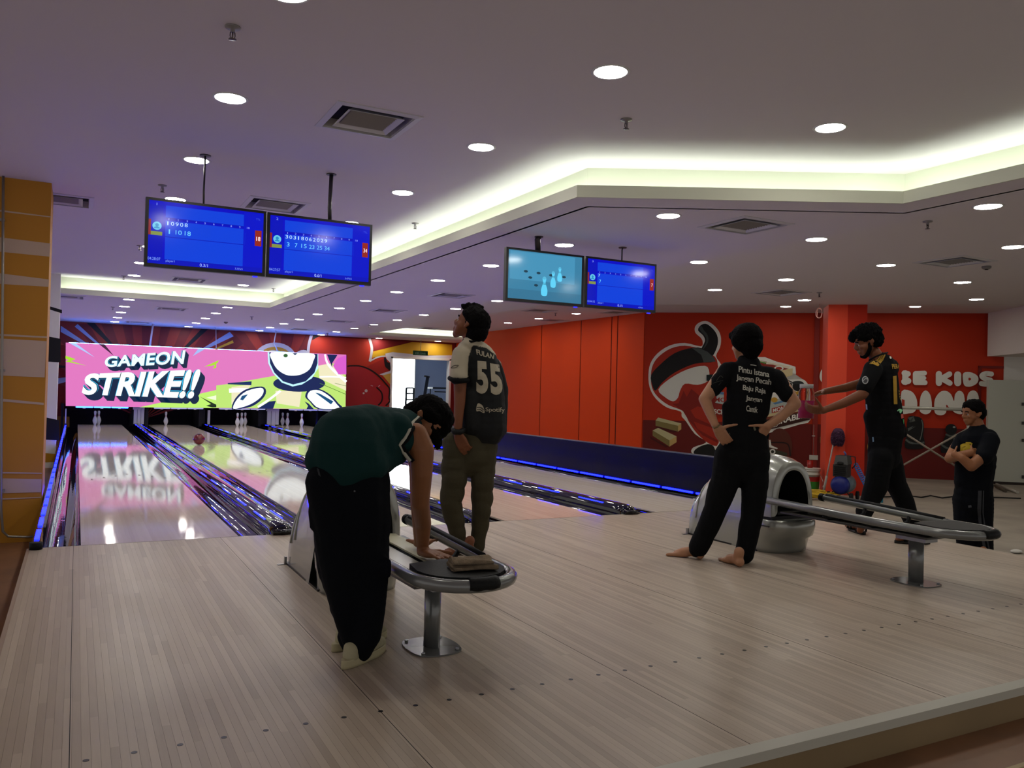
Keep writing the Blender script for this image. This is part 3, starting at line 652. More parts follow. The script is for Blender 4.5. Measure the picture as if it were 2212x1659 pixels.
for lab, top, bot, r, mid in (('pale rod holding the left lit screen from the ceiling',(331,696),(324,748),.022,None),('thin wire holding the screens at their seam',(467,690),(467,755),.008,None),('pale curved cable dropping to the right lit screen',(597,714),(600,762),.016,(592,740))):
    p0 = onZ(*top, ZL); p0 = onY(top[0], top[1], YM+.06); p0[2] = ZL; p1 = onY(bot[0], bot[1], YM+.06); p1[2] = 2.16
    pts = [p0, p1] if mid is None else [p0, onY(*mid, YM+.06), p1]
    t = thing('hanging_cable', lab, 'cable', p0); MB().tube(pts, r, 8).build('cable', mat('cable_pale','#c7cbdc',.4), t); MB().cyl(p0-V(0,0,.012), .04, .012, 12).build('ceiling_plate', M_white, t)
# ------------------------------------------------------------------ painted murals
B7 = lambda pts: sc_(pts, .16875, 760, 640)
B6 = lambda pts: sc_(pts, .208, 100, 560)
def sB(x, y): return onY(x, y, YB)
I = [('#8a2a1c', [(128,690),(700,724),(700,760),(128,745)])]
for k in range(13):                                              # sunburst rays behind the left screen
    a0 = math.radians(200+k*11.5); a1 = math.radians(200+k*11.5+5.5); c = (310, 905); r = 420
    p = [c, (c[0]+r*math.cos(a0), c[1]+r*math.sin(a0)), (c[0]+r*math.cos(a1), c[1]+r*math.sin(a1))]
    q = []
    for e_ in p[1:]:
        t = (c[1]-(690+(c[0]-128)*.056))/(c[1]-e_[1]) if e_[1] < c[1]-30 else 1
        t = min(t, 1); q.append((c[0]+(e_[0]-c[0])*t, c[1]+(e_[1]-c[1])*t))
    q = [(max(x,-40), max(y, 688+(x-128)*.057)) for x, y in q]
    I.append(('#6b1a18', [c]+q))
for k in range(7):
    x0 = 500+k*27; I.append(('#a3321d' if k%2 else '#7d221b', [(x0, 714+(x0-500)*.057), (x0+26, 715.5+(x0-500)*.057), (600+(x0-590)*.5+12, 775), (600+(x0-590)*.5, 775)]))
I += [('#8d9cc4', B6([(150,690),(415,868),(360,868),(150,755)])), ('#8d9cc4', B6([(325,672),(560,888),(530,888),(295,700)])), ('#0e0a0e', B6([(415,650),(503,655),(700,890),(660,890)])), ('#0e0a0e', B6([(1610,722),(1680,727),(1460,925),(1420,925)])), ('#93a3cc', B6([(1905,755),(1945,800),(1640,945),(1590,945)])), ('#c79a22', B6([(1935,842),(1945,868),(1750,945),(1710,945)]))]
I += [('#8a5a12', [(100,898),(150,900),(150,950),(100,950)]), ('#8d9cc4', [(120,818),(142,815),(142,825),(120,831)]), ('#0e0a0e', [(120,788),(141,790),(141,794),(120,795)])]
I += [('#b3301b', [(672,726),(800,733),(850,742),(850,900),(745,900),(745,766),(664,766)]), ('#c9c3c4', circ(594,776,46,36)), ('#c08f26', circ(594,778,38,29)), ('#d9c9a8', circ(590,768,18,12)), ('#a9bccb', circ(600,775,9,18)), ('#0e0a0e', circ(660,785,26,30)), ('#c9c3c4', circ(655,782,24,26)), ('#b3301b', [(668,726),(700,728),(690,766),(664,766)])]
I += [('#c9c3c4', stroke([(673,722),(667,745),(665,768)],6)), ('#0e0a0e', [(676,724),(692,725),(674,735)])]
I += [('#741b1c', B7([(245,545),(765,582),(270,705)])), ('#c79a1e', B7([(268,708),(770,586),(1300,620),(1300,760),(960,755),(600,735),(430,735),(420,760),(258,788)])), ('#c2bfc2', stroke(B7([(222,540),(252,650),(250,720),(228,835)]),5.5)), ('#c2bfc2', stroke(B7([(228,832),(330,780),(440,765)]),3))]
I += [('#c6c4c9', B7([(425,735),(520,715),(960,760),(1300,755),(1300,860),(530,800),(528,1500),(470,1500),(490,1130),(390,1010),(345,1000),(490,955),(490,850),(440,800)]))]
I += [('#9c241c', B7([(190,900),(420,790),(410,850),(430,920),(480,950),(340,1005)])), ('#101014', B7(smooth_poly([(408,790),(432,790),(452,840),(487,860),(492,950),(455,930),(420,890)],3))), ('#c8a043', B7([(392,1012),(495,985),(490,1133)])), ('#a8262a', B7([(-80,905),(0,900),(120,900),(240,960),(340,1050),(420,1150),(475,1190),(470,1300),(478,1340),(430,1400),(430,1560),(-80,1560)]))]
I += [('#14090a', stroke(B7([(-60,896),(0,890),(110,895),(230,940),(340,1020),(440,1130),(480,1190),(474,1300),(482,1345),(430,1402)]),3.2)), ('#14090a', stroke(B7([(312,1165),(372,1225),(388,1290),(375,1350),(335,1395)]),3.2)), ('#cfc4c4', B7(circ(180,1210,19))), ('#cfc4c4', B7(circ(148,1241,12))), ('#cfc4c4', B7([(235,1137),(270,1147),(262,1152),(240,1143)])), ('#cfc4c4', B7([(330,1155),(358,1137),(360,1142),(338,1157)]))]
def clipx(poly, c, keep_less=True):
    """clip a pixel polygon to x < c or x > c so that paint stays on its wall"""
    out = []; n = len(poly); s = (lambda p: p[0] <= c) if keep_less else (lambda p: p[0] >= c)
    for i in range(n):
        a, b = poly[i-1], poly[i]
        if s(a) != s(b): t = (c-a[0])/(b[0]-a[0]); out.append((c, a[1]+t*(b[1]-a[1])))
        if s(b): out.append(b)
    return out
DX0, DX1 = 846.5, 976.0
J = []
for c, g in I:
    for part in (clipx(g, DX0), clipx([p for p in clipx(g, DX0, False)], DX1)):
        if part and min(p[0] for p in part) >= DX0-.5:           # keep paint off the door opening and below the ceiling
            part = [(x, min(y, 771+(x-846)*.065)) for x, y in part]
        if len(part) > 2: J.append((c, part))
def sBc(x, y):
    P = sB(x, y); P[2] = min(P[2], ZL-.002); P[0] = min(P[0], 11.05); return P
art('painted_mural', J, sBc, (0,-1,0), PRINT, bw, step=.0004)
# mural wall
K = lambda pts: sc_(pts, .27125, 1040, 650)
K6 = lambda pts: sc_(pts, .25316, 1380, 650)
K3 = lambda pts: sc_(pts, .16275, 1430, 690)
K7 = lambda pts: sc_(pts, .21694, 1920, 760)
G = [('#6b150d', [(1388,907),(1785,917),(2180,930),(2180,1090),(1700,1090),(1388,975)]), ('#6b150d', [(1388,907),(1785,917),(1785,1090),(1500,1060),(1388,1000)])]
wht = '#e9e9dd'
out = K(smooth_poly([(1330,590),(1345,500),(1400,420),(1500,355),(1620,335),(1745,362),(1762,330),(1748,295),(1705,255),(1700,210),(1730,175),(1785,160),(1840,185),(1890,240),(1908,300),(1900,370),(1868,440),(1905,500),(1920,560),(1880,700),(1870,900),(1900,1160),(1850,1250),(1720,1235),(1672,1205),(1690,1165),(1790,1125),(1700,1060),(1630,960),(1595,920),(1585,880),(1480,850),(1390,780),(1340,690)],3))
inn = K(smooth_poly([(1350,590),(1365,510),(1415,440),(1510,378),(1620,357),(1750,385),(1860,445),(1885,520),(1900,600),(1895,760),(1880,860),(1890,1130),(1820,1140),(1720,1060),(1650,960),(1610,880),(1490,830),(1405,765),(1358,690)],3))
G += [(wht, out), ('#b02c13', inn)]
G += [('#111210', K(smooth_poly([(1752,385),(1780,320),(1765,275),(1725,235),(1745,195),(1785,182),(1825,205),(1868,255),(1884,310),(1875,370),(1838,440),(1795,410)],3))), ('#3e4743', K(smooth_poly([(1760,392),(1805,330),(1800,270),(1770,232),(1752,200),(1735,215),(1745,240),(1785,285),(1790,325),(1770,370)],3)))]
G += [('#111210', K(smooth_poly([(1352,590),(1420,510),(1540,415),(1690,372),(1780,390),(1862,480),(1700,500),(1540,570),(1440,650),(1385,715),(1358,660)],3))), ('#48524e', K([(1675,375),(1740,378),(1800,405),(1850,450),(1866,483),(1770,490),(1750,430)]))]
G += [('#e2e7da', K(smooth_poly([(1410,705),(1500,620),(1640,545),(1780,516),(1815,570),(1800,640),(1720,668),(1620,660),(1580,720),(1565,770),(1525,800),(1460,765)],3)))]
G += [('#8a1d0f', K([(1440,770),(1520,820),(1570,815),(1610,715),(1635,765),(1672,700),(1740,760),(1900,780),(1900,880),(1720,840),(1665,870),(1700,930),(1860,1000),(1860,1020),(1690,960),(1720,1020),(1880,1110),(1880,1130),(1760,1070),(1650,950),(1600,870)]))]
G += [('#131412', K(smooth_poly([(1690,1210),(1720,1170),(1800,1140),(1850,1160),(1870,1230),(1860,1262),(1740,1245)],3)))]
def block(a, top, front, end): return [('#c9c493', K6(top)), ('#877a45', K6(front)), ('#cdaf6c', K6(end))]
G += [('#4f0f0a', K6([(150,1070),(345,1110),(300,1125),(140,1090)])), ('#4f0f0a', K6([(95,1155),(255,1245),(230,1250),(100,1175)]))]
G += block(0, [(143,1020),(165,995),(362,1045),(335,1065)], [(143,1020),(335,1065),(335,1115),(143,1065)], [(335,1065),(362,1045),(362,1095),(335,1115)])
G += block(0, [(118,1105),(165,1083),(322,1155),(262,1190)], [(118,1105),(262,1190),(262,1243),(118,1150)], [(262,1190),(322,1155),(322,1205),(262,1243)])
G += [(wht, [(1760,1000),(1760,1000),(1760,1000)])][:0]
# board-game boxes behind the barefoot man
G += [(wht, K3(smooth_poly([(1240,500),(1520,560),(1740,618),(1772,650),(1765,770),(1650,800),(1720,785),(1860,790),(1930,850),(1935,930),(1890,975),(1950,970),(1970,1330),(1840,1390),(1390,1515),(1300,1500),(1200,900)],2))), ('#8b1a10', K3([(1270,540),(1390,560),(1300,900),(1250,900)]))]
G += [('#8f2a1c', K3([(1340,590),(1470,600),(1680,655),(1500,700),(1400,660)])), ('#e0d8bc', K3([(1260,540),(1700,625),(1672,655),(1470,600),(1270,560)])), ('#4c8a34', K3([(1300,555),(1390,575),(1370,590),(1300,570)])), ('#d6c694', K3([(1500,700),(1680,655),(1735,650),(1730,740),(1590,785)])), (wht, K3(circ(1550,650,62,32))), ('#9c2d1d', K3(circ(1550,650,44,20)))]
G += [('#141514', K3(circ(1815,890,85,65))), ('#2c3230', K3(circ(1800,860,85,45,20,180,360))), ('#141514', K3([(1650,790),(1730,830),(1735,950),(1650,950)])), (wht, K3(stroke([(1640,810),(1726,846),(1728,940)],7,False))), ('#c79a32', K3(smooth_poly([(1740,935),(1780,960),(1830,945),(1880,960),(1865,995),(1790,1002)],3))), ('#2f3d3a', K3([(1780,1000),(1900,985),(1890,1010),(1800,1020)]))]
G += [('#b4beb2', K3([(1440,1070),(1950,990),(1980,1200),(1400,1280)])), ('#c79a32', K3(circ(1490,1068,44,34))), ('#5b86ad', K3([(1470,1110),(1620,1070),(1625,1095),(1500,1130)])), ('#a9321f', K3([(1455,1180),(1610,1140),(1610,1215),(1455,1245)])), (wht, text_px('MON', K3([(1470,1185),(1625,1145),(1625,1205),(1470,1235)]), .02)), ('#d6c694', K3([(1380,1260),(1800,1180),(1900,1200),(1400,1310)]))]
G += [('#7a3a22', K3([(1360,1300),(1990,1190),(1960,1310),(1390,1440)])), ('#3a1a12', K3([(1380,1330),(1985,1200),(1960,1330),(1390,1470)])), ('#f2f1e6', text_px('SCRABBLE', K3([(1440,1330),(1960,1215),(1950,1290),(1440,1420)]), .03)), (wht, K3(stroke([(1450,1400),(1470,1430),(1520,1420),(1540,1385)],6,False)))]
G += [('#b9c3bc', K3([(735,985),(820,960),(820,1130),(705,1105)])), ('#9c2d1d', text_px('MO', K3([(700,1030),(850,1040),(850,1100),(700,1095)]), .02)), ('#5b86ad', K3([(740,990),(770,955),(820,970),(820,1000)])), ('#8f2418', K3([(690,1115),(830,1140),(830,1290),(700,1260)])), ('#d9d8cc', text_px('SCR', K3([(690,1185),(830,1200),(830,1265),(690,1250)]), .03)), ('#0f201c', K3([(590,735),(690,730),(690,820),(590,815)]))]
# wheel, at the man's hip
G += [('#5e2a1c', circ(1684,965,27,40)), ('#2a1512', stroke([(1655,956),(1690,956),(1703,962),(1707,985)],3)), ('#40402c', [(1662,968),(1700,978),(1700,984),(1662,984)]), (wht, circ(1668.5,975.5,6.2)), ('#303020', circ(1668.5,975.5,3.4)), (wht, [(1661,950),(1664,950),(1666,962),(1680,968),(1678,970),(1661,966)])]
# letters and chessmen
def bub(pts, w_):
    P = K7(pts); r = w_*.21694/2
    return [(wht, stroke(P, 2*r))]+[(wht, circ(*p, r, n=16)) for p in (P[0], P[-1])]
LETTERS = bub([(160,215),(160,300)],62)+bub([(150,213),(186,220)],56)+bub([(150,297),(188,290)],62)
LETTERS += bub([(265,222),(265,300)],62)+bub([(262,216),(350,213)],48)+bub([(262,262),(345,261)],44)+bub([(262,306),(354,307)],50)
LETTERS += bub([(492,222),(492,310)],62)+bub([(500,278),(597,222)],54)+bub([(512,262),(600,312)],54)+bub([(678,230),(678,308)],70)
LETTERS += [(wht, K7(smooth_poly([(735,212),(800,203),(865,232),(884,275),(862,320),(800,347),(745,336),(728,275)],3))), ('#b3301b', K7(smooth_poly([(786,260),(808,264),(806,282),(786,284)],3)))]
LETTERS += bub([(1012,222),(955,218),(916,240),(948,268),(1002,282)],50)+bub([(1002,282),(1012,306),(965,322),(912,316)],50)
LETTERS += [(wht, K7(smooth_poly(q_,3))) for q_ in ([(120,395),(210,390),(262,450),(276,530),(250,595),(190,613),(120,600)], [(298,560),(310,440),(357,384),(405,430),(421,540),(405,600),(360,622),(310,602)], [(445,585),(450,475),(500,402),(560,389),(612,425),(640,492),(650,425),(692,387),(738,425),(748,560),(730,612),(690,620),(640,600),(600,560),(572,545),(560,605),(520,631),(468,622)], [(768,480),(785,410),(830,384),(870,408),(888,475),(884,600),(830,622),(775,600)])]
LETTERS += [('#b3301b', K7([(561,528),(572,528),(612,592),(566,586)])), ('#b3301b', K7([(122,470),(150,480),(150,540),(122,548)]))]
G += [(wht, smooth_poly([(1770,812),(1774,799),(1781,797),(1792,800),(1792,832),(1780,829),(1772,822)],3)), ]
G = [g for g in G if g is not None]+LETTERS
G += [('#111211', K7(smooth_poly([(180,660),(250,640),(320,665),(342,740),(335,830),(350,900),(330,960),(180,965),(150,920),(165,850)],3))), ('#5b625c', K7([(180,655),(215,700),(190,700),(255,690),(240,640)])), ('#6c736c', K7(stroke([(318,675),(330,740),(315,830),(300,880)],9))), ('#5b625c', K7([(185,790),(260,740),(215,760),(240,735),(180,760)])), ('#5b625c', K7(stroke([(160,870),(200,900),(270,915),(345,900)],20))), ('#0e0e0e', K7([(150,915),(350,920),(330,962),(170,962)]))]
G += [('#111211', K7(circ(610,772,58,55))), ('#9aa096', K7(circ(640,748,14,9))), ('#111211', K7([(560,820),(660,820),(690,930),(690,1000),(510,1000),(505,940)])), ('#5b625c', K7(stroke([(555,818),(610,838),(665,818)],16))), ('#5b625c', K7(stroke([(505,915),(580,960),(690,965)],20))), ('#8d948c', K7([(635,860),(665,850),(660,930),(630,930)])), ('#0e0e0e', K7([(500,960),(690,975),(690,1005),(520,1005)]))]
G += [('#c79a32', circ(1880,966,8,16)), ('#9d9a70', [(1770,944),(1786,936),(1786,944)]), ('#6d6438', [(1770,944),(1786,944),(1786,956),(1770,956)])]
def sM(x, y):
    P = onM(x, y); P[2] = min(max(P[2], ZF+.002), ZR-.004)
    t = (P-MA)@MD
    if t < .012: P = P+MD*(.012-t)
    return P
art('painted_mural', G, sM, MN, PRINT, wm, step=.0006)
# relief on the mural wall: chase, door outline
m = MB(); a = onM(1757.5,800); a[2] = 0; m.prism([a+V(0,0,ZF), a+MD*.10+V(0,0,ZF), a+MD*.10+MN*.03+V(0,0,ZF), a+MN*.03+V(0,0,ZF)], (0,0,ZR-ZF)); struct('trim_9', m, mat('red_chase','#8a1b0e',.6))
a = onM(2112.5,800); a[2] = 0; b = onM(2168,800); b[2] = 0; zt = float(onM(2112,790)[2])
m = MB(); m.prism([a+V(0,0,ZF), a+MD*.06+V(0,0,ZF), a+MD*.06+MN*.02+V(0,0,ZF), a+MN*.02+V(0,0,ZF)], (0,0,zt-ZF)); m.prism([a+V(0,0,zt-.05), b+V(0,0,zt-.05), b+MN*.02+V(0,0,zt-.05), a+MN*.02+V(0,0,zt-.05)], (0,0,.05))
struct('door_2', m, mat('red_doorframe','#7d170d',.6))
# ------------------------------------------------------------------ ball returns
def ball_return(X, label):
    t = thing('ball_return', label, 'ball return', (X, -2.1, 0), 'ball returns on the approach')
    def arch(y, w_, h, z0=.0, p=2.6, n=26, lean=0):
        out = []
        for i in range(n+1):
            a = math.pi*i/n; c, s = math.cos(a), math.sin(a)
            out.append((X-w_*math.copysign(abs(c)**(2/p), c), y+lean*abs(s), z0+(h-z0)*abs(s)**(2/p)))
        return out
    body = MB(); S = [(-1.10,.20,.30),(-1.12,.215,.36),(-1.19,.22,.43),(-1.22,.222,.47),(-1.29,.222,.55),(-1.33,.222,.585),(-1.44,.222,.65),(-1.56,.224,.69),(-1.70,.226,.715),(-1.83,.226,.72),(-1.95,.222,.705),(-2.02,.21,.68)]
    body.rings([arch(y,w_,h,.27 if y < -1.8 else 0) for y, w_, h in S], closed=False, cap=False)
    front = arch(-2.02,.21,.68,.27); inner = arch(-2.035,.160,.615,.30,2.3); deep = arch(-1.6,.14,.57,.30,2.3)
    body.rings([front, arch(-2.045,.193,.66,.28,2.5), inner], closed=False, cap=False)
    b0 = S[0]; body.face([body.bm.verts.new(p) for p in arch(b0[0],b0[1],b0[2])], True)
    body.build('hood', M_pearl, t)
    th = MB().rings([inner, deep], closed=False, cap=False); th.face([th.bm.verts.new(p) for p in deep]); th.box(X-.16,X+.16,-2.04,-1.6,.29,.305); th.build('ball_mouth', mat('mouth_dark','#111614',.55), t)
    for y, h in ((-1.205,.45),(-1.31,.565)): MB().tube([(p[0]*1.0+(p[0]-X)*.012,p[1],p[2]*1.006) for p in arch(y,.222,h)][2:-2], .007, 6).build('styling_ridge', M_pearl, t)
    pod = MB(); n = 28
    def foot(z, k, f, yb=-1.87): return [(X+.235*k*math.sin(a)**1 if 0 else X-.235*k*math.cos(math.pi*i/n), -1.9-(.13+f)*math.sin(math.pi*i/n)**.7, z) for i, a in enumerate([math.pi*i/n for i in range(n+1)])]+[(X+.235*k,yb,z),(X-.235*k,yb,z)]
    pod.rings([foot(0,.93,.02),foot(.03,.94,.03),foot(.10,.96,.05),foot(.13,1.0,.10),foot(.19,1.02,.12),foot(.235,1.02,.12),foot(.25,1.0,.105)])
    pod.build('lower_pod', M_pearl, t)
    MB().box(X-.205,X+.205,-2.03,-1.8,.2,.275).build('shadow_gap', mat('gap_dark','#0d0c0b',.6), t, bevel=.01)
    for s in (-1,1): MB().box(X+s*.238-.006,X+s*.238+.006,-2.03,-1.95,.2,.207).build('vent_slot', M_black, t)
    MB().box(X-.225,X+.225,-1.9,-1.094,.0,.012).build('base_skirt', M_black, t)
    # rack
    z = .372; xl, xr = X-.215, X+.215; yf = -3.30
    def bend(x0, x1, y0): return [(X-.215*math.cos(math.pi*i/12), yf-.235*math.sin(math.pi*i/12), z) for i in range(13)]
    path = [(xl,-1.95,z+.022),(xl,-2.4,z+.012),(xl,-2.9,z),(xl,-3.15,z)]+bend(xl,xr,yf)+[(xr,-3.15,z),(xr,-2.9,z+.012),(xr,-2.6,z+.025),(xr,-2.12,z+.042)]
    MB().tube(path, .027, 14).build('rail', M_chrome, t)
    MB().tube([(xr-.004,-3.1,z+.022),(xr-.004,-2.9,z+.034),(xr-.004,-2.6,z+.046),(xr-.004,-2.16,z+.062)], .015, 10).build('rubber_strip', M_rubber, t)
    MB().tube([(xr,-2.14,z+.041),(xr,-2.10,z+.043)], .029, 14).build('rail_cap', M_rubber, t)
    for y in (-2.5,-2.85,-3.12): MB().tube([(xr,y,z+.02),(xr-.05,y-.02,z-.03),(xr-.12,y-.02,z-.045)], .013, 8).build('rail_bracket', M_rubber, t)
    for y in (-2.5,-2.85): MB().tube([(xl,y,z-.02),(xl+.05,y-.02,z-.04),(xl+.12,y-.02,z-.05)], .012, 8).build('rail_bracket', M_rubber, t)
    for a, b, nm, mm in ((-.15,-.015,'track_plate',mat('plate_alu','#b8bab4',.3,metal=.6)),(.0,.135,'track_plate',mat('plate_cream','#b7b598',.4))):
        MB().prism([(X+a,-2.15,z-.02),(X+b,-2.15,z-.035),(X+b,-3.2,z-.04),(X+a,-3.2,z-.028)], (0,0,.008)).build(nm, mm, t)
    MB().prism([(X-.20,-2.1,z-.06),(X+.20,-2.1,z-.06),(X+.18,-3.25,z-.062),(X-.18,-3.25,z-.062)], (0,0,.012)).build('under_tray', mat('tray_grey','#4b4945',.4,metal=.4), t)
    pad = [(X-.19*math.cos(math.pi*i/10), yf-.20*math.sin(math.pi*i/10), z+.004) for i in range(11)]+[(X+.17,-3.16,z+.004),(X,-3.10,z+.0),(X-.17,-3.16,z+.004)]
    MB().prism(pad, (0,0,.024)).build('end_pad', M_rubber, t, bevel=.006)
    for a0, a1 in ((74,108),): 
        q = [(X-.215*math.cos(math.radians(a)), yf-.235*math.sin(math.radians(a)), z+.006) for a in range(a0,a1,4)]; MB().tube(q, .030, 12).build('pad_lug', M_rubber, t)
    MB().box(X-.06,X+.06,-3.16,-2.95,z-.105,z-.055).build('post_bracket', M_steel, t, bevel=.004)
    MB().rings([[(X-.02+.034*math.cos(2*math.pi*k/20), -3.07+.05*math.sin(2*math.pi*k/20), zz) for k in range(20)] for zz in (.004,z-.10)]).build('post', M_chrome, t)
    bp = smooth_poly([(-.105,-.125),(.105,-.125),(.105,.125),(-.105,.125)],6); MB().prism([(X-.02+x*.9,-3.07+y*.9,.0005) for x, y in bp], (0,0,.006)).build('base_plate', M_chrome, t)
    for sx in (-1,1):
        for sy in (-1,1): MB().cyl((X-.02+sx*.08,-3.07+sy*.1,.006), .009, .009, 8).build('bolt', M_steel, t)
    MB().box(X-.236,X-.222,-1.13,-1.105,0,.05).box(X-.28,X-.222,-1.13,-1.105,0,.004).build('floor_clip', M_steel, t)
    return t
ball_return(1.39, 'pearl grey ball return behind the bending man, rag on its rack')
ball_return(4.70, 'pearl grey ball return behind the barefoot man, nearest the red column')
# rag on the first rack
rO = onZ(1020,1221,.415); rd = onZ(1066,1212,.415)-onZ(978,1216,.415); rd[2] = 0; rl = np.linalg.norm(rd); rd /= rl; rn = np.cross((0,0,1), rd)
t = thing('rag', 'folded brown towel lying on the black end pad of the nearer rack', 'towel', rO)
rz = .372+.029
def slab(mb, L0, L1, w_, z0, h, ph):
    rs = []
    for j in range(15):
        v = j/14; row = []
        for i in range(28):
            a = 2*math.pi*i/28; ww = w_*(1-.12*math.sin(3*v+ph))*(.9+.1*math.sin(6*v)); cx = math.copysign(abs(math.cos(a))**.5, math.cos(a)); sz = math.copysign(abs(math.sin(a))**.6, math.sin(a))
            p = rO+rd*((L0+(L1-L0)*v)+.006*math.sin(4*cx+ph))+rn*(ww*cx+.008*math.sin(5*v+ph))
            row.append((p[0], p[1], rz+z0+h*(1+sz)*(1+.3*math.sin(5*v+3*cx+ph))))
        rs.append(row)
    mb.rings(rs); return mb
mr = mat('rag_brown','#7d6d57',.95,bump=.6,bscale=160,var=.25,vscale=30)
slab(MB(), -rl/2, rl/2, .070, .001, .011, 0).build('cloth_fold', mr, t)
slab(MB(), -rl*.47, rl*.44, .060, .024, .010, 1.3).build('cloth_fold', mr, t)
# ------------------------------------------------------------------ things on the floor at right
t = thing('air_compressor', 'small air compressor with blue tank and black motor before the red column', 'compressor', (10.72,2.55,ZF))
c = V(10.74,2.56,0); ax = V(.90,.436,0); sd = V(.436,-.90,0)      # tank axis runs away from the camera
def along(a, s, z): return c+ax*a+sd*s+V(0,0,ZF+z)
m = MB(); pr = []
for a, r in ((-.26,.0),(-.25,.08),(-.23,.125),(-.18,.15),(.2,.15),(.25,.12),(.27,.0)):
    pr.append([along(a,max(r,.001)*math.cos(2*math.pi*k/24),.24+max(r,.001)*math.sin(2*math.pi*k/24)) for k in range(24)])
m.rings(pr[3:]); m.build('tank', mat('tank_grey','#5c6a74',.35), t)
MB().rings(pr[:4]).build('tank_end', mat('tank_blue','#101c70',.35), t)
def obox(mb, a0,a1,s0,s1,z0,z1,k=1): 
    P = [along(a,s,z) for a, s, z in ((a0,s0,z0),(a1,s0,z0),(a1,s1,z0),(a0,s1,z0))]; Q = [along(a*k,s*k,z1) for a, s in ((a0,s0),(a1,s0),(a1,s1),(a0,s1))]
    return mb.rings([P,Q], smooth=False)
obox(MB(), -.2,.05,-.11,.10,.37,.56).build('motor', mat('motor_black','#181818',.5,bump=.8,bscale=60), t, bevel=.02)
obox(MB(), -.2,.08,-.10,.11,.565,.70,.82).build('pump_cover', mat('cover_grey','#3a3b38',.45), t, bevel=.012)
MB().sphere(along(-.205,0,.585), .05, 14, 8, (1,1,.5)).build('cover_recess', M_black, t)
for k in range(5): obox(MB(), -.215,-.2,-.09,.08,.40+.03*k,.412+.03*k).build('fin', M_rubber, t)
MB().tube([along(-.02,.03,.69),along(-.02,.03,.73),along(-.03,.01,.76)], .014, 8).build('regulator', mat('regulator_blue','#4d5a98',.4), t)
MB().tube([along(0,.05,.70),along(.05,.16,.68),along(.04,.17,.56),along(.0,.13,.5)], .009, 8).build('pipe', M_black, t)
for s in (-.17,.17):
    for a in (-.19,.2):
        w_ = MB(); p0 = along(a,s-.018*np.sign(s),.065); p1 = along(a,s+.018*np.sign(s),.065); w_.tube([p0,p1], .065, 18); w_.build('wheel', M_rubber, t)
MB().tube([along(-.19,-.16,.07),along(-.17,-.1,.14),along(-.17,.1,.14),along(-.19,.16,.07)], .012, 8).build('axle_frame', M_black, t)
MB().tube([along(-.24,-.13,.05),along(-.24,.13,.05)], .016, 8).build('axle_frame', mat('frame_red','#a06a58',.5), t)
hs = []
for k in range(200):
    u = k/199; a = u*2*math.pi*11; hs.append(along(.05+.02*u+.02*math.cos(a), .17+.16*u+.028*math.cos(a), .56-.32*u+.03*math.sin(a)))
MB().tube(hs, .007, 6).build('coil_hose', mat('hose_blue','#1f6fc0',.35), t)
t = thing('paint_bucket', 'white paint bucket with red and green label beside the red column', 'bucket', onZ(1750,1063,ZF)); c = onZ(1750,1063,ZF); cb = c
MB().lathe([(.125,0),(.132,.01),(.15,.30),(.158,.30),(.158,.32),(.15,.325),(.152,.36),(.16,.362),(.16,.385),(.15,.39),(.0,.39)], c, 28).build('body', mat('bucket_white','#c4c1b6',.4), t)
MB().lathe([(.15,.39),(.163,.392),(.163,.41),(.14,.415),(.0,.412)], c, 28).build('lid', mat('bucket_white','#c4c1b6'), t)
def wrap(z0, z1, r0, r1, a0, a1, nm, m_): 
    MB().rings([[c+V(r*math.cos(math.radians(a)),r*math.sin(math.radians(a)),z) for a in range(a0,a1,6)] for r, z in ((r0,z0),(r1,z1))], closed=False, cap=False).build(nm, m_, t)
wrap(.17,.27,.1445,.1505,190,330,'red_label',mat('label_red','#8f1712',.5)); wrap(.04,.19,.1365,.1462,190,330,'green_label',mat('label_green','#2f7a25',.5))
MB().tube([c+V(.14,-.08,.3),c+V(.17,-.14,.15),c+V(.10,-.18,.1)], .006, 6).build('handle', M_white, t)
t = thing('red_cup', 'translucent red tumbler standing on the white bucket lid', 'cup', tuple(cb+V(-.04,-.02,.415)))
MB().lathe([(.0,0),(.042,0),(.045,.01),(.052,.125),(.048,.125),(.042,.012),(0,.01)], tuple(cb+V(-.04,-.02,.415)), 20).build('body', mat('cup_red','#b0241c',.2,trans=.3), t)
hC = onZ(1757,1076,ZF); t = thing('hose_coil', 'coil of yellow hose on the floor beside the second ball return', 'hose', hC)
rc = random.Random(3); hp = []
for k in range(420):
    u = k/420; a = u*2*math.pi*10; r = .36+.09*math.sin(a*.31+1)+.05*rc.uniform(-.3,.3)*0
    hp.append((hC[0]+(r-.08)*math.cos(a)+.05*math.sin(a*.17), hC[1]+(r-.08)*math.sin(a)*.85+.05*math.cos(a*.23), ZF+.016+.05*u+.05*abs(math.sin(a*.5+u*9))))
MB().tube(hp, .012, 6).build('hose', mat('hose_yellow','#c9a51c',.4), t)
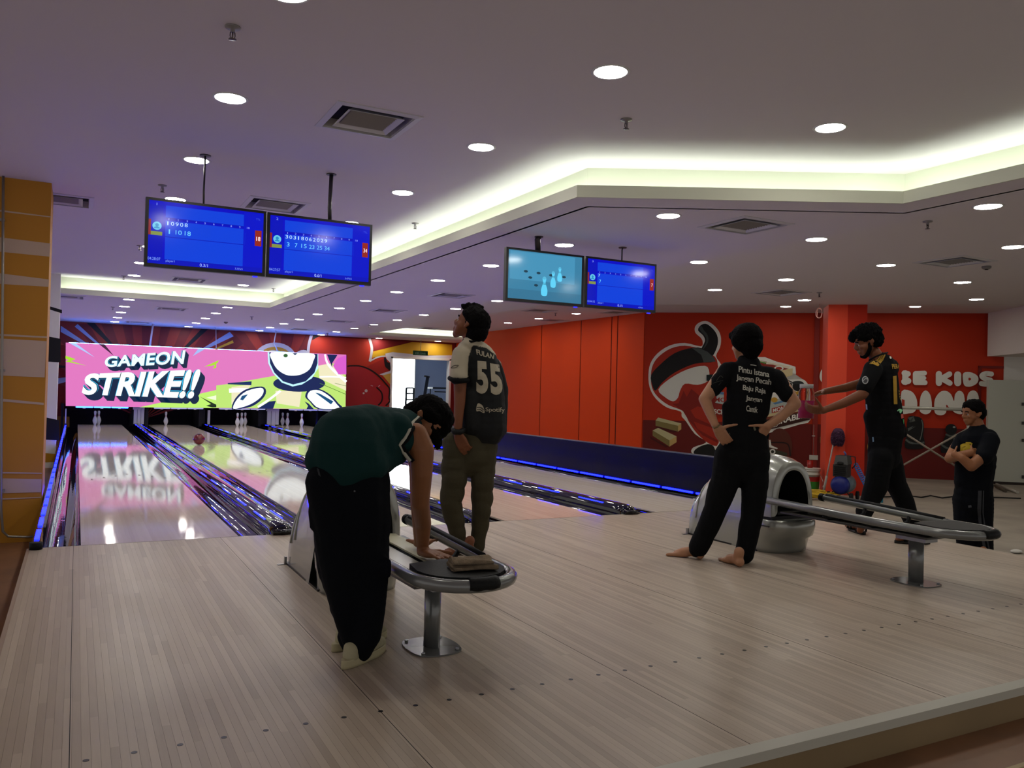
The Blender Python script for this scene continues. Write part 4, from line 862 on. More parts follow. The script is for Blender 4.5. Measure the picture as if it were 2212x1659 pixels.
# mop leaning on the column
t = thing('mop', 'purple fluffy duster on a pale pole leaning on the red column', 'mop', (10.66,3.1,ZF))
f_ = -MN*0; base = at(1778,1062,dep((10.62,3.05,ZF))); base = cA+MN*.22-MD*.06+V(0,0,ZF); top = on(1806,930,MN,float(MN@cA)+.14); tip = on(1812,920,MN,float(MN@cA)+.09)
MB().tube([base, top], .012, 10).build('pole', mat('pole_pale','#a39a94',.35,metal=.3), t)
MB().tube([base, base+(top-base)*.3], .020, 10).build('grip', mat('grip_grey','#9b948c',.5), t)
m = MB(); rr = random.Random(5)
a_ = on(1811,925,MN,float(MN@cA)+.13)
p0 = on(1809,962,MN,float(MN@cA)+.13); 
m.tube([p0, p0+(a_-p0)*.12, p0+(a_-p0)*.5, p0+(a_-p0)*.9, a_], [.05,.085,.092,.075,.03], 16)
core = m.build('duster_core', mat('duster_purple','#4b2c46',.95), t)
m = MB()
for k in range(700):
    u = rr.random(); a = rr.random()*2*math.pi; axv = (a_-p0); q = p0+axv*u
    rad = .09*(math.sin(math.pi*min(max(u*.86+.1,0),1))**.5)
    d = MD*math.cos(a)+MN*math.sin(a); s0 = q+d*rad*.9; s1 = q+d*(rad+.022)+V(0,0,-.018)
    m.tube([s0,s1], .006, 4, cap=False)
m.build('duster_fibre', mat('duster_purple','#4b2c46'), t, kind='stuff')
t = thing('spray_bottle', 'orange and white spray bottle by the foot of the mop pole', 'bottle', onZ(1787,1062,ZF)); c = onZ(1787,1062,ZF)
MB().lathe([(.0,0),(.04,0),(.042,.02),(.042,.10),(.02,.15),(.016,.17),(0,.17)], c, 16).build('body', mat('bottle_orange','#b8502c',.35), t)
MB().box(c[0]-.03,c[0]+.02,c[1]-.012,c[1]+.012,c[2]+.17,c[2]+.20).build('nozzle', M_white, t, bevel=.004)
# conduit and socket on the mural wall
t = thing('socket_box', 'white socket box with pale conduit on the dark red mural wall', 'socket', onM(1757,988)); c = onM(1757,988)
def mbox(mb, p, w_, h, d): return mb.prism([p-MD*w_/2-V(0,0,h/2), p+MD*w_/2-V(0,0,h/2), p+MD*w_/2+V(0,0,h/2), p-MD*w_/2+V(0,0,h/2)], MN*d)
mbox(MB(), c, .17, .095, .045).build('box', mat('socket_white','#c9c6ba',.4), t, bevel=.005)
mbox(MB(), c+MN*.045, .15, .078, .004).build('face_plate', mat('socket_white','#c9c6ba'), t)
p1 = onM(1757.5,917); MB().tube([c+MN*.02, p1+MN*.02], .012, 8).build('conduit', mat('conduit_pale','#8d7a70',.5), t)
q = onM(1757,941.5); mbox(MB(), q, .06, .02, .04).build('clip', mat('socket_white','#c9c6ba'), t)
# rope ring hanging from the ceiling
t = thing('rope_loop', 'small pink plastic rope loop hanging from the ceiling left of the column', 'rope', onZ(1770,657,ZL)); c = onZ(1770,657,ZL)
MB().tube([c, c+V(.004,0,-.06)], .004, 6).build('cord', mat('rope_pink','#d79a90',.5), t)
for k, (rx, rz, dx) in enumerate(((.05,.085,0),(.043,.08,.01),(.054,.075,-.008))):
    cc = c+V(dx,0,-.15); MB().tube([cc+R_*rx*math.cos(2*math.pi*i/20)+V(0,0,rz*math.sin(2*math.pi*i/20))+F_*.012*math.sin(i+k) for i in range(20)], .005, 6, loop=True).build('loop', mat('rope_pink','#d79a90'), t)
# scaffold frame, white panel, rods, cable
d_ = 13.2
t = thing('scaffold_frame', 'pale crossed scaffold frame standing before the chess piece mural', 'scaffold', onZ(2010,1084,ZF))
M_scaf = mat('scaffold_pale','#a9a79a',.4,metal=.3)
L0, R0 = at(1938,880,d_), at(2092,885,d_)
MB().tube([L0, R0], .027, 10).build('top_rail', M_scaf, t)
for p in (L0, R0): MB().tube([p+V(0,0,.05), V(p[0],p[1],ZF)], .022, 10).build('post', M_scaf, t)
for a, b in (((1938,1012),(2094,924)),((1951,934),(2085,1020))): MB().tube([at(*a,d_-.03), at(*b,d_+.03)], .016, 8).build('cross_brace', mat('brace_pale','#8d8172',.5), t)
n_ = MN; kk = float(MN@onZ(2150,1046,ZF))
t = thing('white_panel', 'tall plain white panel on a dark plinth at the far right edge', 'panel', on(2180,1051,n_,kk))
a = on(2132,1039,n_,kk); b = on(2236,1039,n_,kk); tp = on(2132,820.5,n_,kk)
MB().prism([V(a[0],a[1],a[2]), V(b[0],b[1],a[2]), V(b[0],b[1],tp[2]), V(a[0],a[1],tp[2])], -MN*.12).build('board', mat('panel_white','#bfc3b4',.5), t, bevel=.004)
MB().prism([V(a[0],a[1],ZF)+MD*.15-MN*.02, V(b[0],b[1],ZF)-MN*.02, V(b[0],b[1],a[2])-MN*.02, V(a[0],a[1],a[2])+MD*.15-MN*.02], -MN*.1).build('plinth', mat('plinth_brown','#2c2019',.6), t)
for y in (873,914,951,1030): p = on(2209,y,n_,kk); MB().box(p[0]-.03,p[0]+.03,p[1]-.05,p[1],p[2]-.03,p[2]+.03).build('hinge', mat('hinge_dark','#33362e',.5), t)
for lab, p, q in (('longer pale rod lying on the concrete beside the white panel',(2153,1050),(2198,1067)),('shorter dark rod lying on the concrete beside the white panel',(2150,1053),(2172,1064))):
    t = thing('metal_rod', lab, 'rod', onZ(*p,ZF)); MB().tube([onZ(*p,ZF)+V(0,0,.03), onZ(*q,ZF)+V(0,0,.03)], .028, 8).build('rod', M_scaf if 'pale' in lab else mat('rod_dark','#4d4434',.5), t)
t = thing('cable', 'thin dark cable trailing over the concrete behind the walking man', 'cable', onZ(1990,1062,ZF))
MB().tube([onZ(x,y,ZF)+V(0,0,.012) for x, y in ((1880,1078),(1905,1075),(1930,1074),(1960,1072),(1990,1076),(2010,1072),(2035,1077),(2060,1074),(2150,1076),(2205,1078))], .011, 6).build('wire', M_rubber, t)
t = thing('blue_cap', 'small bright cyan cap on the concrete between the walking legs', 'cap', onZ(1900,1085,ZF)); c = onZ(1900,1085,ZF)
MB().lathe([(.0,0),(.05,0),(.052,.07),(.045,.09),(0,.09)], c, 16).build('cap', mat('cap_cyan','#1490b4',.4), t)
t = thing('white_litter', 'small crumpled white scrap on the floor at the approach edge', 'litter', onZ(2195,1195,ZF)); c = onZ(2195,1195,ZF)
MB().sphere(c+V(0,0,.02), .05, 10, 6, (1.6,1,.4)).build('scrap', M_white, t)
# ------------------------------------------------------------------ left edge and doorway
t = thing('metal_guard', 'thin metal pipe guard running down and round the yellow column foot', 'pipe', (-.7,2.7,ZF))
g = [onY(7,372,2.7), onY(6,600,2.7), onY(3,900,2.7), onY(2,1100,2.7), onY(6,1148,2.7), onY(18,1159,2.7), onY(60,1160,2.7), onY(90,1158,2.7), V(-.29,2.78,ZF+.025)]
MB().tube(g, .012, 8).build('pipe', mat('guard_steel','#8f8a80',.35,metal=.6), t)
for y in (475,800,1060): p = onY(5,y,2.72); MB().box(p[0]-.02,p[0]+.02,2.70,2.75,p[2]-.012,p[2]+.012).build('bracket', mat('guard_steel','#8f8a80'), t)
t = thing('exit_sign', 'green hanging exit sign reading KELUAR above the doorway', 'sign', onY(909,757,17.9))
a = onY(893,757,17.9); b = onY(924,768.5,17.9)
MB().box(a[0],b[0],17.9,17.94,b[2],a[2]).build('board', mat('sign_green','#0c5a38',.4), t, bevel=.004)
art('lettering', [('#7fc2a0', text_px('KELUAR', [(897,760.5),(920,762),(920,766.5),(897,765)], .02))], lambda x, y: onY(x,y,17.9), (0,-1,0), PRINT, t)
c = onY(909,757,17.92); MB().tube([c, V(c[0],c[1],ZL)], .008, 8).build('rod', M_steel, t)
YS = 20.5
t = thing('ladder', 'dark ladder standing before the bright window beyond the doorway', 'ladder', (9.9,YS+.9,ZF)); Yl = YS+.9
l0, l1 = onY(878,838,Yl), onY(875,900,Yl); r0, r1 = onY(894,838,Yl), onY(892,900,Yl)
for p, q in ((l0,l1),(r0,r1)): MB().tube([p, V(q[0],q[1],ZF)], .04, 6).build('rail', M_black, t)
for y in (838,850,863,877,891): MB().tube([onY(877,y,Yl), onY(893.5,y,Yl)], .026, 6).build('rung', M_black, t)
t = thing('work_platform', 'dark metal scaffold with diagonal brace beyond the doorway', 'scaffold', (10.6,YS,ZF))
A_, B_2 = onY(928,838,YS), onY(990,842,YS)
MB().box(A_[0],B_2[0],YS-.3,YS+.3,A_[2]-.03,A_[2]+.03).build('deck', M_black, t)
MB().tube([onY(938,846,YS-.3), onY(990,848,YS-.3)], .02, 6).build('rail', M_black, t)
for x in (A_[0]+.03, B_2[0]-.05): MB().tube([(x,YS,A_[2]), (x,YS,ZF)], .02, 6).build('post', M_black, t)
MB().tube([onY(975,862,YS-.02), onY(947,905,YS-.02)], .016, 6).build('diagonal', mat('diag_grey','#4a5058',.5), t)
t = thing('leaning_beam', 'dark beam leaning upright beyond the doorway', 'beam', (10.2,20.2,ZF))
MB().tube([onY(924,814,20.2), onY(913,890,20.2)+V(-.1,0,-.5)], .06, 4).build('beam', mat('beam_dark','#2e3138',.6), t)
MB().tube([onY(916,812,20.2), onY(928,814.5,20.2)], .03, 4).build('flange', mat('beam_dark','#2e3138'), t)
# ------------------------------------------------------------------ people
def _sph(bm, c, r, ax=None, k=1.0, seg=14, n=9):
    rows = []
    for i in range(n+1):
        th = math.pi*i/n; row = []
        for j in range(seg):
            ph = 2*math.pi*j/seg; v = V(math.sin(th)*math.cos(ph), math.sin(th)*math.sin(ph), -math.cos(th))*r
            if ax is not None: v = v+ax*((k-1)*(v@ax))
            row.append(bm.verts.new(tuple(c+v)))
        rows.append(row)
    for a, b in zip(rows, rows[1:]):
        for j in range(seg):
            try: bm.faces.new([a[j], a[(j+1)%seg], b[(j+1)%seg], b[j]])
            except ValueError: pass
def blob_mesh(parts, voxel, smooth=5, name='m', folds=0.0, fold_f=(9,9,5), seed=0):
    """parts: chains [(point, radius), ...] with an optional (axis, squash); all fused into ONE continuous skin"""
    bm = bmesh.new()
    for part in parts:
        chain, ax, k = part if len(part) == 3 and not hasattr(part[0][1], '__float__') and isinstance(part[0], list) else (part, None, 1.0)
        for (p, r), (q, s) in (zip(chain, chain[1:]) if len(chain) > 1 else [(chain[0], chain[0])]):
            p = np.asarray(p, float); q = np.asarray(q, float); L_ = np.linalg.norm(q-p)
            m = max(2, min(40, int(L_/max(min(r,s)*.45, .006))+1)) if L_ > 1e-6 else 1
            if m == 1: _sph(bm, p, r, ax, k); continue
            for i in range(m+1):
                if i == m and (q is not chain[-1][0]) and np.linalg.norm(q-np.asarray(chain[-1][0])) > 1e-9: continue
                t = i/m; _sph(bm, p+(q-p)*t, r+(s-r)*t, ax, k, 12, 8)
    me = bpy.data.meshes.new(name); bm.to_mesh(me); bm.free()
    o = bpy.data.objects.new('tmp', me); COL.objects.link(o)
    rm_ = o.modifiers.new('r', 'REMESH'); rm_.mode = 'VOXEL'; rm_.voxel_size = voxel; rm_.use_smooth_shade = True
    sm = o.modifiers.new('s', 'SMOOTH'); sm.factor = .5; sm.iterations = smooth
    out = bpy.data.meshes.new_from_object(o.evaluated_get(bpy.context.evaluated_depsgraph_get()))
    bpy.data.objects.remove(o); bpy.data.meshes.remove(me)
    nv = len(out.vertices); co = np.empty(nv*3, np.float32); out.vertices.foreach_get('co', co); co = co.reshape(-1,3)
    if folds:
        no = np.empty(nv*3, np.float32); out.vertex_normals.foreach_get('vector', no); no = no.reshape(-1,3)
        rs = np.random.RandomState(seed); d = np.zeros(nv)
        for i in range(7):
            kx = rs.normal(size=3)*np.array(fold_f)*(1+.5*i/3); d += np.sin(co@kx+rs.uniform(0,6.28))/(1+i*.25)
        d = np.abs(d/3)-.35
        co = co+no*(d[:,None]*folds)
        out.vertices.foreach_set('co', co.astype(np.float32).ravel()); out.update()
    for p in out.polygons: p.use_smooth = True
    return out
def skin(name, parts, m, parent, voxel=.011, smooth=5, folds=0., fold_f=(9,9,5), seed=0, color=None):
    me = blob_mesh(parts, voxel, smooth, name, folds, fold_f, seed)
    if color is not None:
        nv = len(me.vertices); co = np.empty(nv*3, np.float32); me.vertices.foreach_get('co', co); co = co.reshape(-1,3)
        col = np.array([color(*q) for q in np.concatenate([pix(co), co], 1)], np.float32)
        a = me.color_attributes.new('Col', 'FLOAT_COLOR', 'POINT'); a.data.foreach_set('color', col.ravel())
    co_off = base_of(parent); me.transform(Matrix.Translation(-Vector(co_off))); me.materials.append(m)
    return link(name, me, parent)
def bvh_of(o):
    off = Vector(base_of(o)); me = o.data
    return BVHTree.FromPolygons([v.co+off for v in me.vertices], [tuple(p.vertices) for p in me.polygons])
def decal(name, items, target, parent, m=None, lift=.003, size=4.0, dflt=None):
    """flat print laid onto a garment: every point goes straight along the sight line onto the cloth"""
    tree = bvh_of(target); bm = bmesh.new(); cl = bm.loops.layers.float_color.new('Col')
    for k, (c, g) in enumerate(items):
        tris = g if hasattr(g[0][0], '__len__') else None
        b2 = bmesh.new()
        for poly in (tris or [g]):
            try: b2.faces.new([b2.verts.new((x,y,0)) for x, y in poly])
            except ValueError: pass
        b2.normal_update(); bmesh.ops.triangulate(b2, faces=b2.faces[:], ngon_method='EAR_CLIP')
        for _ in range(4):
            es = [e for e in b2.edges if e.calc_length() > size]
            if not es: break
            bmesh.ops.subdivide_edges(b2, edges=es, cuts=1); bmesh.ops.triangulate(b2, faces=[f for f in b2.faces if len(f.verts) > 3])
        mp = {}
        for v in b2.verts:
            d = ray(v.co.x, v.co.y); d = d/np.linalg.norm(d)
            h = tree.ray_cast(Vector(CAM), Vector(d))
            mp[v] = None if h[0] is None else bm.verts.new(h[0]-Vector(d)*(lift+.0012*k))
        for f in b2.faces:
            q = [mp[v] for v in f.verts]
            if None in q: continue
            if max((q[i].co-q[i-1].co).length for i in range(3)) > .12: continue
            nf = bm.faces.new(q)
            for l in nf.loops: l[cl] = lin(c)
        b2.free()
    bmesh.ops.translate(bm, vec=-Vector(base_of(target)), verts=bm.verts)
    me = bpy.data.meshes.new(name); bm.to_mesh(me); bm.free(); me.materials.append(m or SHIRT_PRINT)
    return link(name, me, target)
def C(d0):
    """pixel chains at about d0 metres: (x, y, radius in px, depth offset in m) -> points and radii in metres"""
    def f(*pts): return [(at(q[0], q[1], d0+(q[3] if len(q) > 3 else 0)), q[2]*(d0+(q[3] if len(q) > 3 else 0))/FPX) for q in pts]
    return f
def E(chain, k, ax=None): return (chain, (F_ if ax is None else np.asarray(ax, float)/np.linalg.norm(ax)), k)
def under(parts, k):
    out = []
    for g in parts:
        ch, rest = (g[0], g[1:]) if isinstance(g, tuple) else (g, None)
        ch = [(p, r*k) for p, r in ch]; out.append((ch, *rest) if rest else ch)
    return out
def hand_parts(W, d, n, s, L_=.185, curl=.5, spread=.10, thumb=(.75,.25,.0), curls=None):
    """W wrist, d towards the fingertips, n out of the back of the hand, s towards the thumb"""
    d = np.asarray(d, float)/np.linalg.norm(d); n = np.asarray(n, float); n = n-d*(n@d); n /= np.linalg.norm(n)
    s = np.asarray(s, float); s = s-d*(s@d)-n*(s@n); s /= np.linalg.norm(s); W = np.asarray(W, float)
    P = L_*.50; out = []
    for o in (-.030,-.010,.010,.028):
        out.append([(W+s*o*.55, .017), (W+d*P*.55+s*o*.95, .0165), (W+d*P+s*o*1.05, .0125)])
    for i, o in enumerate((-.033,-.011,.011,.032)):
        c = curls[i] if curls else curl
        fl = L_*(.40,.47,.50,.46)[i]; r = .0088
        p = W+d*P+s*o; a = 0.; ch = [(p, .0105)]; sp = o*spread/.033
        for k, seg in enumerate((.45,.31,.24)):
            a += c*(.8,1.0,.8)[k]
            p = p+(d*math.cos(a)-n*math.sin(a)+s*sp*math.cos(a))*fl*seg; r -= .0006; ch.append((p, r))
        out.append(ch)
    p0 = W+d*P*.22+s*.026; td = d*thumb[0]+s*thumb[1]*2-n*thumb[2]; td /= np.linalg.norm(td)
    p1 = p0+td*.045; t2 = td+d*.25-n*.1; t2 /= np.linalg.norm(t2); p2 = p1+t2*.032; p3 = p2+t2*.026
    out.append([(p0, .0145), (p1, .0115), (p2, .0100), (p3, .0085)])
    return out
def foot_parts(A, d, L_=.25, up=V(0,0,1), s=None):
    """A: point on the floor under the heel, d towards the toes"""
    d = np.asarray(d, float); d = d-up*(d@up); d /= np.linalg.norm(d); s = np.cross(up, d) if s is None else s
    q = lambda a, b, c: A+d*L_*a+s*b+up*c
    out = [[(q(.06,0,.034),.033), (q(.3,.0,.045),.036), (q(.55,.004,.034),.033), (q(.74,.0,.022),.022)], [(q(.10,0,.10),.036), (q(.16,0,.05),.036)], [(q(.72,-.026,.020),.020),(q(.45,-.012,.026),.024)], [(q(.72,.026,.018),.018),(q(.45,.016,.024),.022)]]
    for i, (b, l, r) in enumerate(((.030,.98,.0135),(.012,1.0,.0105),(-.004,.97,.0098),(-.018,.93,.0092),(-.031,.87,.0088))):
        out.append([(q(.72,b*.9,.016),r*1.05), (q(l*.93,b,.013),r), (q(l,b,.0105),r*.85)])
    return out
def head_parts(c, fwd, up, r=.098, chin=1.0, nose=1.0):
    """a skull, jaw, nose, brow, lips and ears round centre c; r: half the head depth"""
    f = np.asarray(fwd, float)/np.linalg.norm(fwd); u = np.asarray(up, float); u = u-f*(u@f); u /= np.linalg.norm(u); s = np.cross(f, u); k = r/.098
    q = lambda a, b, h: np.asarray(c)+(f*a+s*b+u*h)*k
    out = [([(q(-.022,0,.030),.082*k),(q(.012,0,.028),.078*k)], s, .90), [(q(.020,0,-.02),.062*k),(q(.050,0,-.075*chin),.032*k)], [(q(.055,0,-.098*chin),.019*k),(q(.062,0,-.09*chin),.018*k)]]
    for b in (-1,1):
        out += [[(q(.03,b*.040,-.03),.032*k),(q(.045,b*.022,-.078*chin),.022*k)], [(q(.062,b*.036,.012),.016*k),(q(.074,b*.014,.016),.012*k)], [(q(.058,b*.040,-.022),.020*k)], [(q(-.012,b*.074,.012),.012*k),(q(-.016,b*.078,-.008),.012*k),(q(-.008,b*.073,-.028),.009*k)], [(q(-.024,b*.081,.012),.009*k),(q(-.026,b*.082,-.006),.009*k)]]
    out += [[(q(.080,0,.012),.009*k),(q(.098,0,-.018*nose),.0115*k)], [(q(.092,0,-.028),.0125*k)], [(q(.086,-.011,-.028),.009*k),(q(.086,.011,-.028),.009*k)], [(q(.079,-.016,-.055),.0075*k),(q(.085,0,-.053),.009*k),(q(.079,.016,-.055),.0075*k)], [(q(.078,-.013,-.066),.008*k),(q(.083,0,-.067),.0095*k),(q(.078,.013,-.066),.008*k)]]
    return out, q, k
def face_bits(q, k, t, brow=True, mouth='#6b3a33'):
    for b in (-1,1):
        MB().sphere(q(.066,b*.032,-.002), .0115*k, 12, 8).build('eye', mat('eye_white','#b8b2a8',.25), t)
        MB().sphere(q(.0755,b*.032,-.002), .0052*k, 10, 6).build('iris', mat('iris_dark','#120c09',.2), t)
        if brow: MB().tube([q(.073,b*.050,.020),q(.083,b*.034,.026),q(.083,b*.015,.022)], .0048*k, 6).build('eyebrow', M_hair, t)
def neck_to(c, q, b, r0=.056, r1=.062): return [(q(-.03,0,-.06), r0), (np.asarray(b, float), r1)]
PG = 'men around the bowling lanes'

# --- A: the bending man
D = 3.42; c = C(D)
t = thing('person', 'man in dark green jersey bending over the nearer rack, black trousers, pale trainers', 'person', (1.0,-3.1,0), PG)
hc = at(917,915,D+.38); hf = at(952,955,D+.34)-hc; hf = hf/np.linalg.norm(hf); hu = at(950,880,D+.42)-hc
hp, hq, hk = head_parts(hc, hf, hu, .100)
tr = [E(c((748,1012,82,.04),(752,1045,88,.03)),.72), c((706,1040,46,-.04),(718,1130,44,-.04),(735,1240,40,-.04),(748,1330,30,-.03),(760,1385,22,-.01)), c((795,1040,50,.05),(800,1130,47,.05),(796,1240,42,.03),(793,1320,40,.0),(788,1368,38,.0),(777,1401,31,.0)), E(c((750,1090,84,0),(758,1220,74,0),(768,1300,60,0)),.6), c((752,1375,22,.06),(757,1396,18,.08))]
tr += [c((672,1105,8,-.06),(674,1138,8,-.06)), c((835,1215,10,-.02),(836,1242,8,-.02))]
je = [E(c((749,985,86,.02),(752,962,86,.05),(790,940,68,.12)),.9), E(c((790,950,72,.12),(835,938,58,.22),(866,930,50,.30)),.95), E(c((735,985,74,.02),(800,966,70,.12)),.85), E(c((694,992,36,.0),(806,1006,36,.02)),1.3), c((770,1000,50,-.02),(835,993,24,.08),(866,988,14,.16)), c((850,902,24,.30),(890,914,21,.38)), c((858,925,34,.16),(872,950,28,.17))]
W = onZ(913,1189,.388); dw = dep(W)-D; W2 = onZ(906,1172,.39); dw2 = dep(W2)-D
body = hp+[c((878,922,26,.34),(902,918,25,.37))]
body += [c((880,940,25,.22),(898,940,27,.20),(911,972,28,.19),(911,1020,24.5,.20),(908,1085,20.5,.25),(914,1130,18.5,dw-.06),(913,1175,14,dw),(913,1189,13.5,dw))]
body += [c((890,945,22,.42),(902,1000,20,.45),(902,1090,16,.42),(906,1172,12,dw2))]
body += hand_parts(W+V(0,0,-.008), R_*.72-F_*.62, (0,0,1), R_*.5+F_*.8, .185, .10, .06, (.55,.6,.0))
body += hand_parts(W2+V(0,0,-.006), F_*.8+R_*.2, (0,0,1), -R_, .178, .12, .05, (.7,.45,.0))
body += [c((757,1385,11,.02),(752,1420,10,-.02)), c((782,1390,11,.04),(770,1415,10,.0))]
skin('body', body+under(tr,.6)+under(je[:5],.8), M_skin, t, .0065, 4)
trm = skin('trousers', tr, M_cloth_navy, t, .010, 3, .010, (10,10,6), 2)
jm = skin('jersey', je, M_cloth_green, t, .010, 5, .007, (12,12,8), 4)
# armhole trim
rim_ = [(904,902),(893,912),(884,930),(873,950),(863,961),(870,975),(880,988),(887,996)]
tree = bvh_of(jm); pts = []
for x, y in rim_:
    d = ray(x, y); d /= np.linalg.norm(d); h = tree.ray_cast(Vector(CAM), Vector(d)); pts.append(np.array(h[0]) if h[0] is not None else at(x,y,D+.12))
MB().tube(pts, .0085, 8).build('armhole_trim', mat('trim_cream','#b9b7a6',.8), t)
pts2 = [p_+R_*.012-U_*.002+F_*.004 for p_ in pts]; MB().tube(pts2, .0085, 8).build('armhole_binding', M_cloth_black, t)
hair = [[(hq(-.03,0,.045),.090*hk),(hq(.0,0,.055),.086*hk)], [(hq(.03,0,.075),.06*hk),(hq(.07,0,.055),.038*hk),(hq(.088,0,.03),.024*hk)], [(hq(-.06,0,.0),.066*hk),(hq(-.07,0,-.03),.05*hk)], [(hq(-.01,.062,.03),.036*hk),(hq(.03,.058,.04),.032*hk)], [(hq(-.01,-.062,.03),.036*hk),(hq(.03,-.058,.04),.032*hk)]]
hair += [c((935,930,14,.34),(944,950,12,.33),(946,964,8,.32)), c((905,890,16,.4),(925,888,15,.40))]
skin('hair', hair, M_hair, t, .006, 2, .006, (75,75,75), 1); face_bits(hq, hk, t)
for nm, A_, dv in (('trainer', onZ(748,1443,0), onZ(834,1398,0)-onZ(748,1443,0)), ('trainer', onZ(728,1406,0), V(.23,.1,0))):
    dv = dv/np.linalg.norm(dv); s_ = np.cross(V(0,0,1), dv); g = lambda a, b, z: A_+dv*a+s_*b+V(0,0,z)
    up_ = [E([(g(.03,0,.044),.036),(g(.12,0,.054),.040),(g(.20,.0,.045),.040),(g(.25,.0,.036),.030)],1.0), [(g(.035,0,.068),.036),(g(.09,0,.072),.038)]]
    sh_ = skin('trainer_upper', up_, mat('trainer_cream','#a8a283',.7,bump=.3,bscale=60), t, .007, 3, .003, (40,40,40), 3); 
    so = MB().rings([[tuple(g(.13+.158*math.cos(2*math.pi*i/28), (.047 if math.cos(2*math.pi*i/28) > 0 else .040)*math.sin(2*math.pi*i/28), z)) for i in range(28)] for z in (.001,.012,.03,.036)]).build('sole', mat('sole_cream','#b5ad8a',.6), t)
    for k in range(4): MB().tube([g(.13+.028*k,-.022,.101-.012*k),g(.135+.028*k,.022,.101-.012*k)], .0035, 6).build('lace', mat('lace_pale','#c9c4aa',.8), t)
decal('pocket_mark', [('#2e3236',[(684,1011),(689,1013),(693,1030),(688,1026)]), ('#5a5e60', circ(766,1061,2))], trm, t)

# --- B: man numbered 55
D = 5.83; c = C(D)
t = thing('person', 'man looking up in black and cream football shirt numbered 55, olive trousers', 'person', (2.42,-1.15,0), PG)
hc = at(1014,702,D-.01); hf = -R_*.83+U_*.42+F_*.30; hu = U_*.88+R_*.45
hp, hq, hk = head_parts(hc, hf, hu, .107)
body = hp+[c((1016,725,17,0),(1018,750,19,0))]
body += [c((994,770,15,-.06),(994,830,14.5,-.10),(993,870,12.5,-.12),(990,905,10.5,-.13),(989,935,9,-.13))]
body += [c((1070,790,15,.10),(1085,850,13,.15),(1078,910,11,.2),(1060,945,9,.22))]
body += [c((992,1170,9,-.0),(1000,1192,8,0)), c((1031,1170,9,.05),(1031,1190,8,.05))]
hw = at(989,938,D-.13)
body += hand_parts(hw, R_*.42-U_*.88+F_*.05, -F_*.95-R_*.25, -R_*.75-U_*.1+F_*.2, .19, .55, .06, (.9,.12,.1), (.75,.65,.5,.4))
tr = [E(c((1017,952,46,.02),(1014,978,52,.02)),.62), c((986,960,31,-.02),(980,1040,28,-.02),(974,1085,25,-.02),(988,1150,19,-.01),(993,1182,17,-.01)), c((1044,960,33,.05),(1042,1040,26,.05),(1040,1100,22,.05),(1035,1150,18,.05),(1031,1180,16,.05))]
sh = [E(c((1010,760,26,.0),(1050,775,24,.05)),.8), E(c((1030,778,42,.03),(1044,830,44,.03),(1047,880,46,.03),(1047,922,47,.03)),.8), E(c((1014,860,24,-.04),(1022,918,26,-.03)),.95), c((1068,790,17,.10),(1084,840,15,.14),(1084,930,12,.08)), c((1018,748,21,.01),(1024,752,24,.02)), c((1012,743,17,-.04),(1024,742,20,.0)), c((998,768,23,-.05),(992,795,20,-.08),(991,814,20.5,-.1))]
skin('body', body+foot_parts(onZ(1022,1199,0), -R_*.95-F_*.1, .25)+foot_parts(onZ(1034,1190,0), -R_*.2+F_*.9, .25)+under(tr,.58)+under(sh,.78), M_skin3, t, .0065, 4)
trm = skin('trousers', tr, M_cloth_olive, t, .010, 4, .010, (12,12,14), 5)
CREAM, BLK = lin('#a39a86'), lin('#0d0f10')
def shirt_col(px, py, X, Y, Z_):
    if py < np.interp(px, [1005,1009,1024,1050,1070,1082,1100], [768,757,746,751,766,784,784]): return CREAM
    if px < 1011.5-(py-760)*.02+max(0,(775-py))*.3 and py < 816: return CREAM
    return BLK
shm = skin('shirt', sh, SHIRT_PRINT, t, .009, 4, .006, (14,14,10), 6, shirt_col)
MB().tube([at(971.5,817,D-.1),at(980,822.5,D-.2),at(995,823,D-.21),at(1010.5,821.5,D-.12),at(1006,820,D-.02),at(985,818,D-.02)], .017, 8, loop=True).build('sleeve_cuff', M_cloth_black, t)
MB().tube([at(1001,735,D-.06),at(1018,738,D-.09),at(1036,736,D-.03),at(1030,733,D+.06),at(1010,732,D+.05)], .008, 8, loop=True).build('collar', M_cloth_black, t)
L5 = [('#a39a86', text_px('FULAN', [(1028,754),(1068,766),(1066,776),(1030,766)], .03)), ('#a39a86', text_px('5', [(1029,779),(1052,781),(1056,851),(1029,850)], .05)), ('#a39a86', text_px('5', [(1056,784),(1080,788),(1088,853),(1061,853)], .05)), ('#a39a86', text_px('Spotify', [(1049,880),(1090,880),(1091,894),(1049,891)], .012))]
sp = [(1029,888),(1030,876),(1034,871),(1043,877),(1047,890),(1044,892),(1036,888)]
L5 += [('#a39a86', smooth_poly(sp,3)), (BLK[:3]+(1,) and '#0d0f10', stroke([(1030,880),(1038,880),(1045,886)],1.6)), ('#0d0f10', stroke([(1030,884.5),(1037,884.5),(1044,889.5)],1.4))]
decal('name_lettering', L5[:1], shm, t, None, .004, 5); decal('numeral', L5[1:2], shm, t, None, .004, 5); decal('numeral', L5[2:3], shm, t, None, .004, 5); decal('sponsor_lettering', L5[3:4], shm, t, None, .004, 5); decal('sponsor_emblem', L5[4:], shm, t, None, .004, 5)
decal('sleeve_mark', [('#4c463c', stroke([(973,796),(980,790),(990,789)],1.5)), ('#4c463c', stroke([(974,795),(984,794),(991,789.5)],1.2))], shm, t, None, .004, 5)
MB().tube([at(977,928,D-.13),at(982,933,D-.175),at(994,933.5,D-.18),at(1001,929,D-.13),at(994,927,D-.085),at(982,927,D-.085)], .020, 8, loop=True).build('watch', M_rubber, t)
MB().tube([at(1026,1181,D+.04),at(1031,1191,D+.04)], .022, 10).build('ankle_strap', M_cloth_black, t)
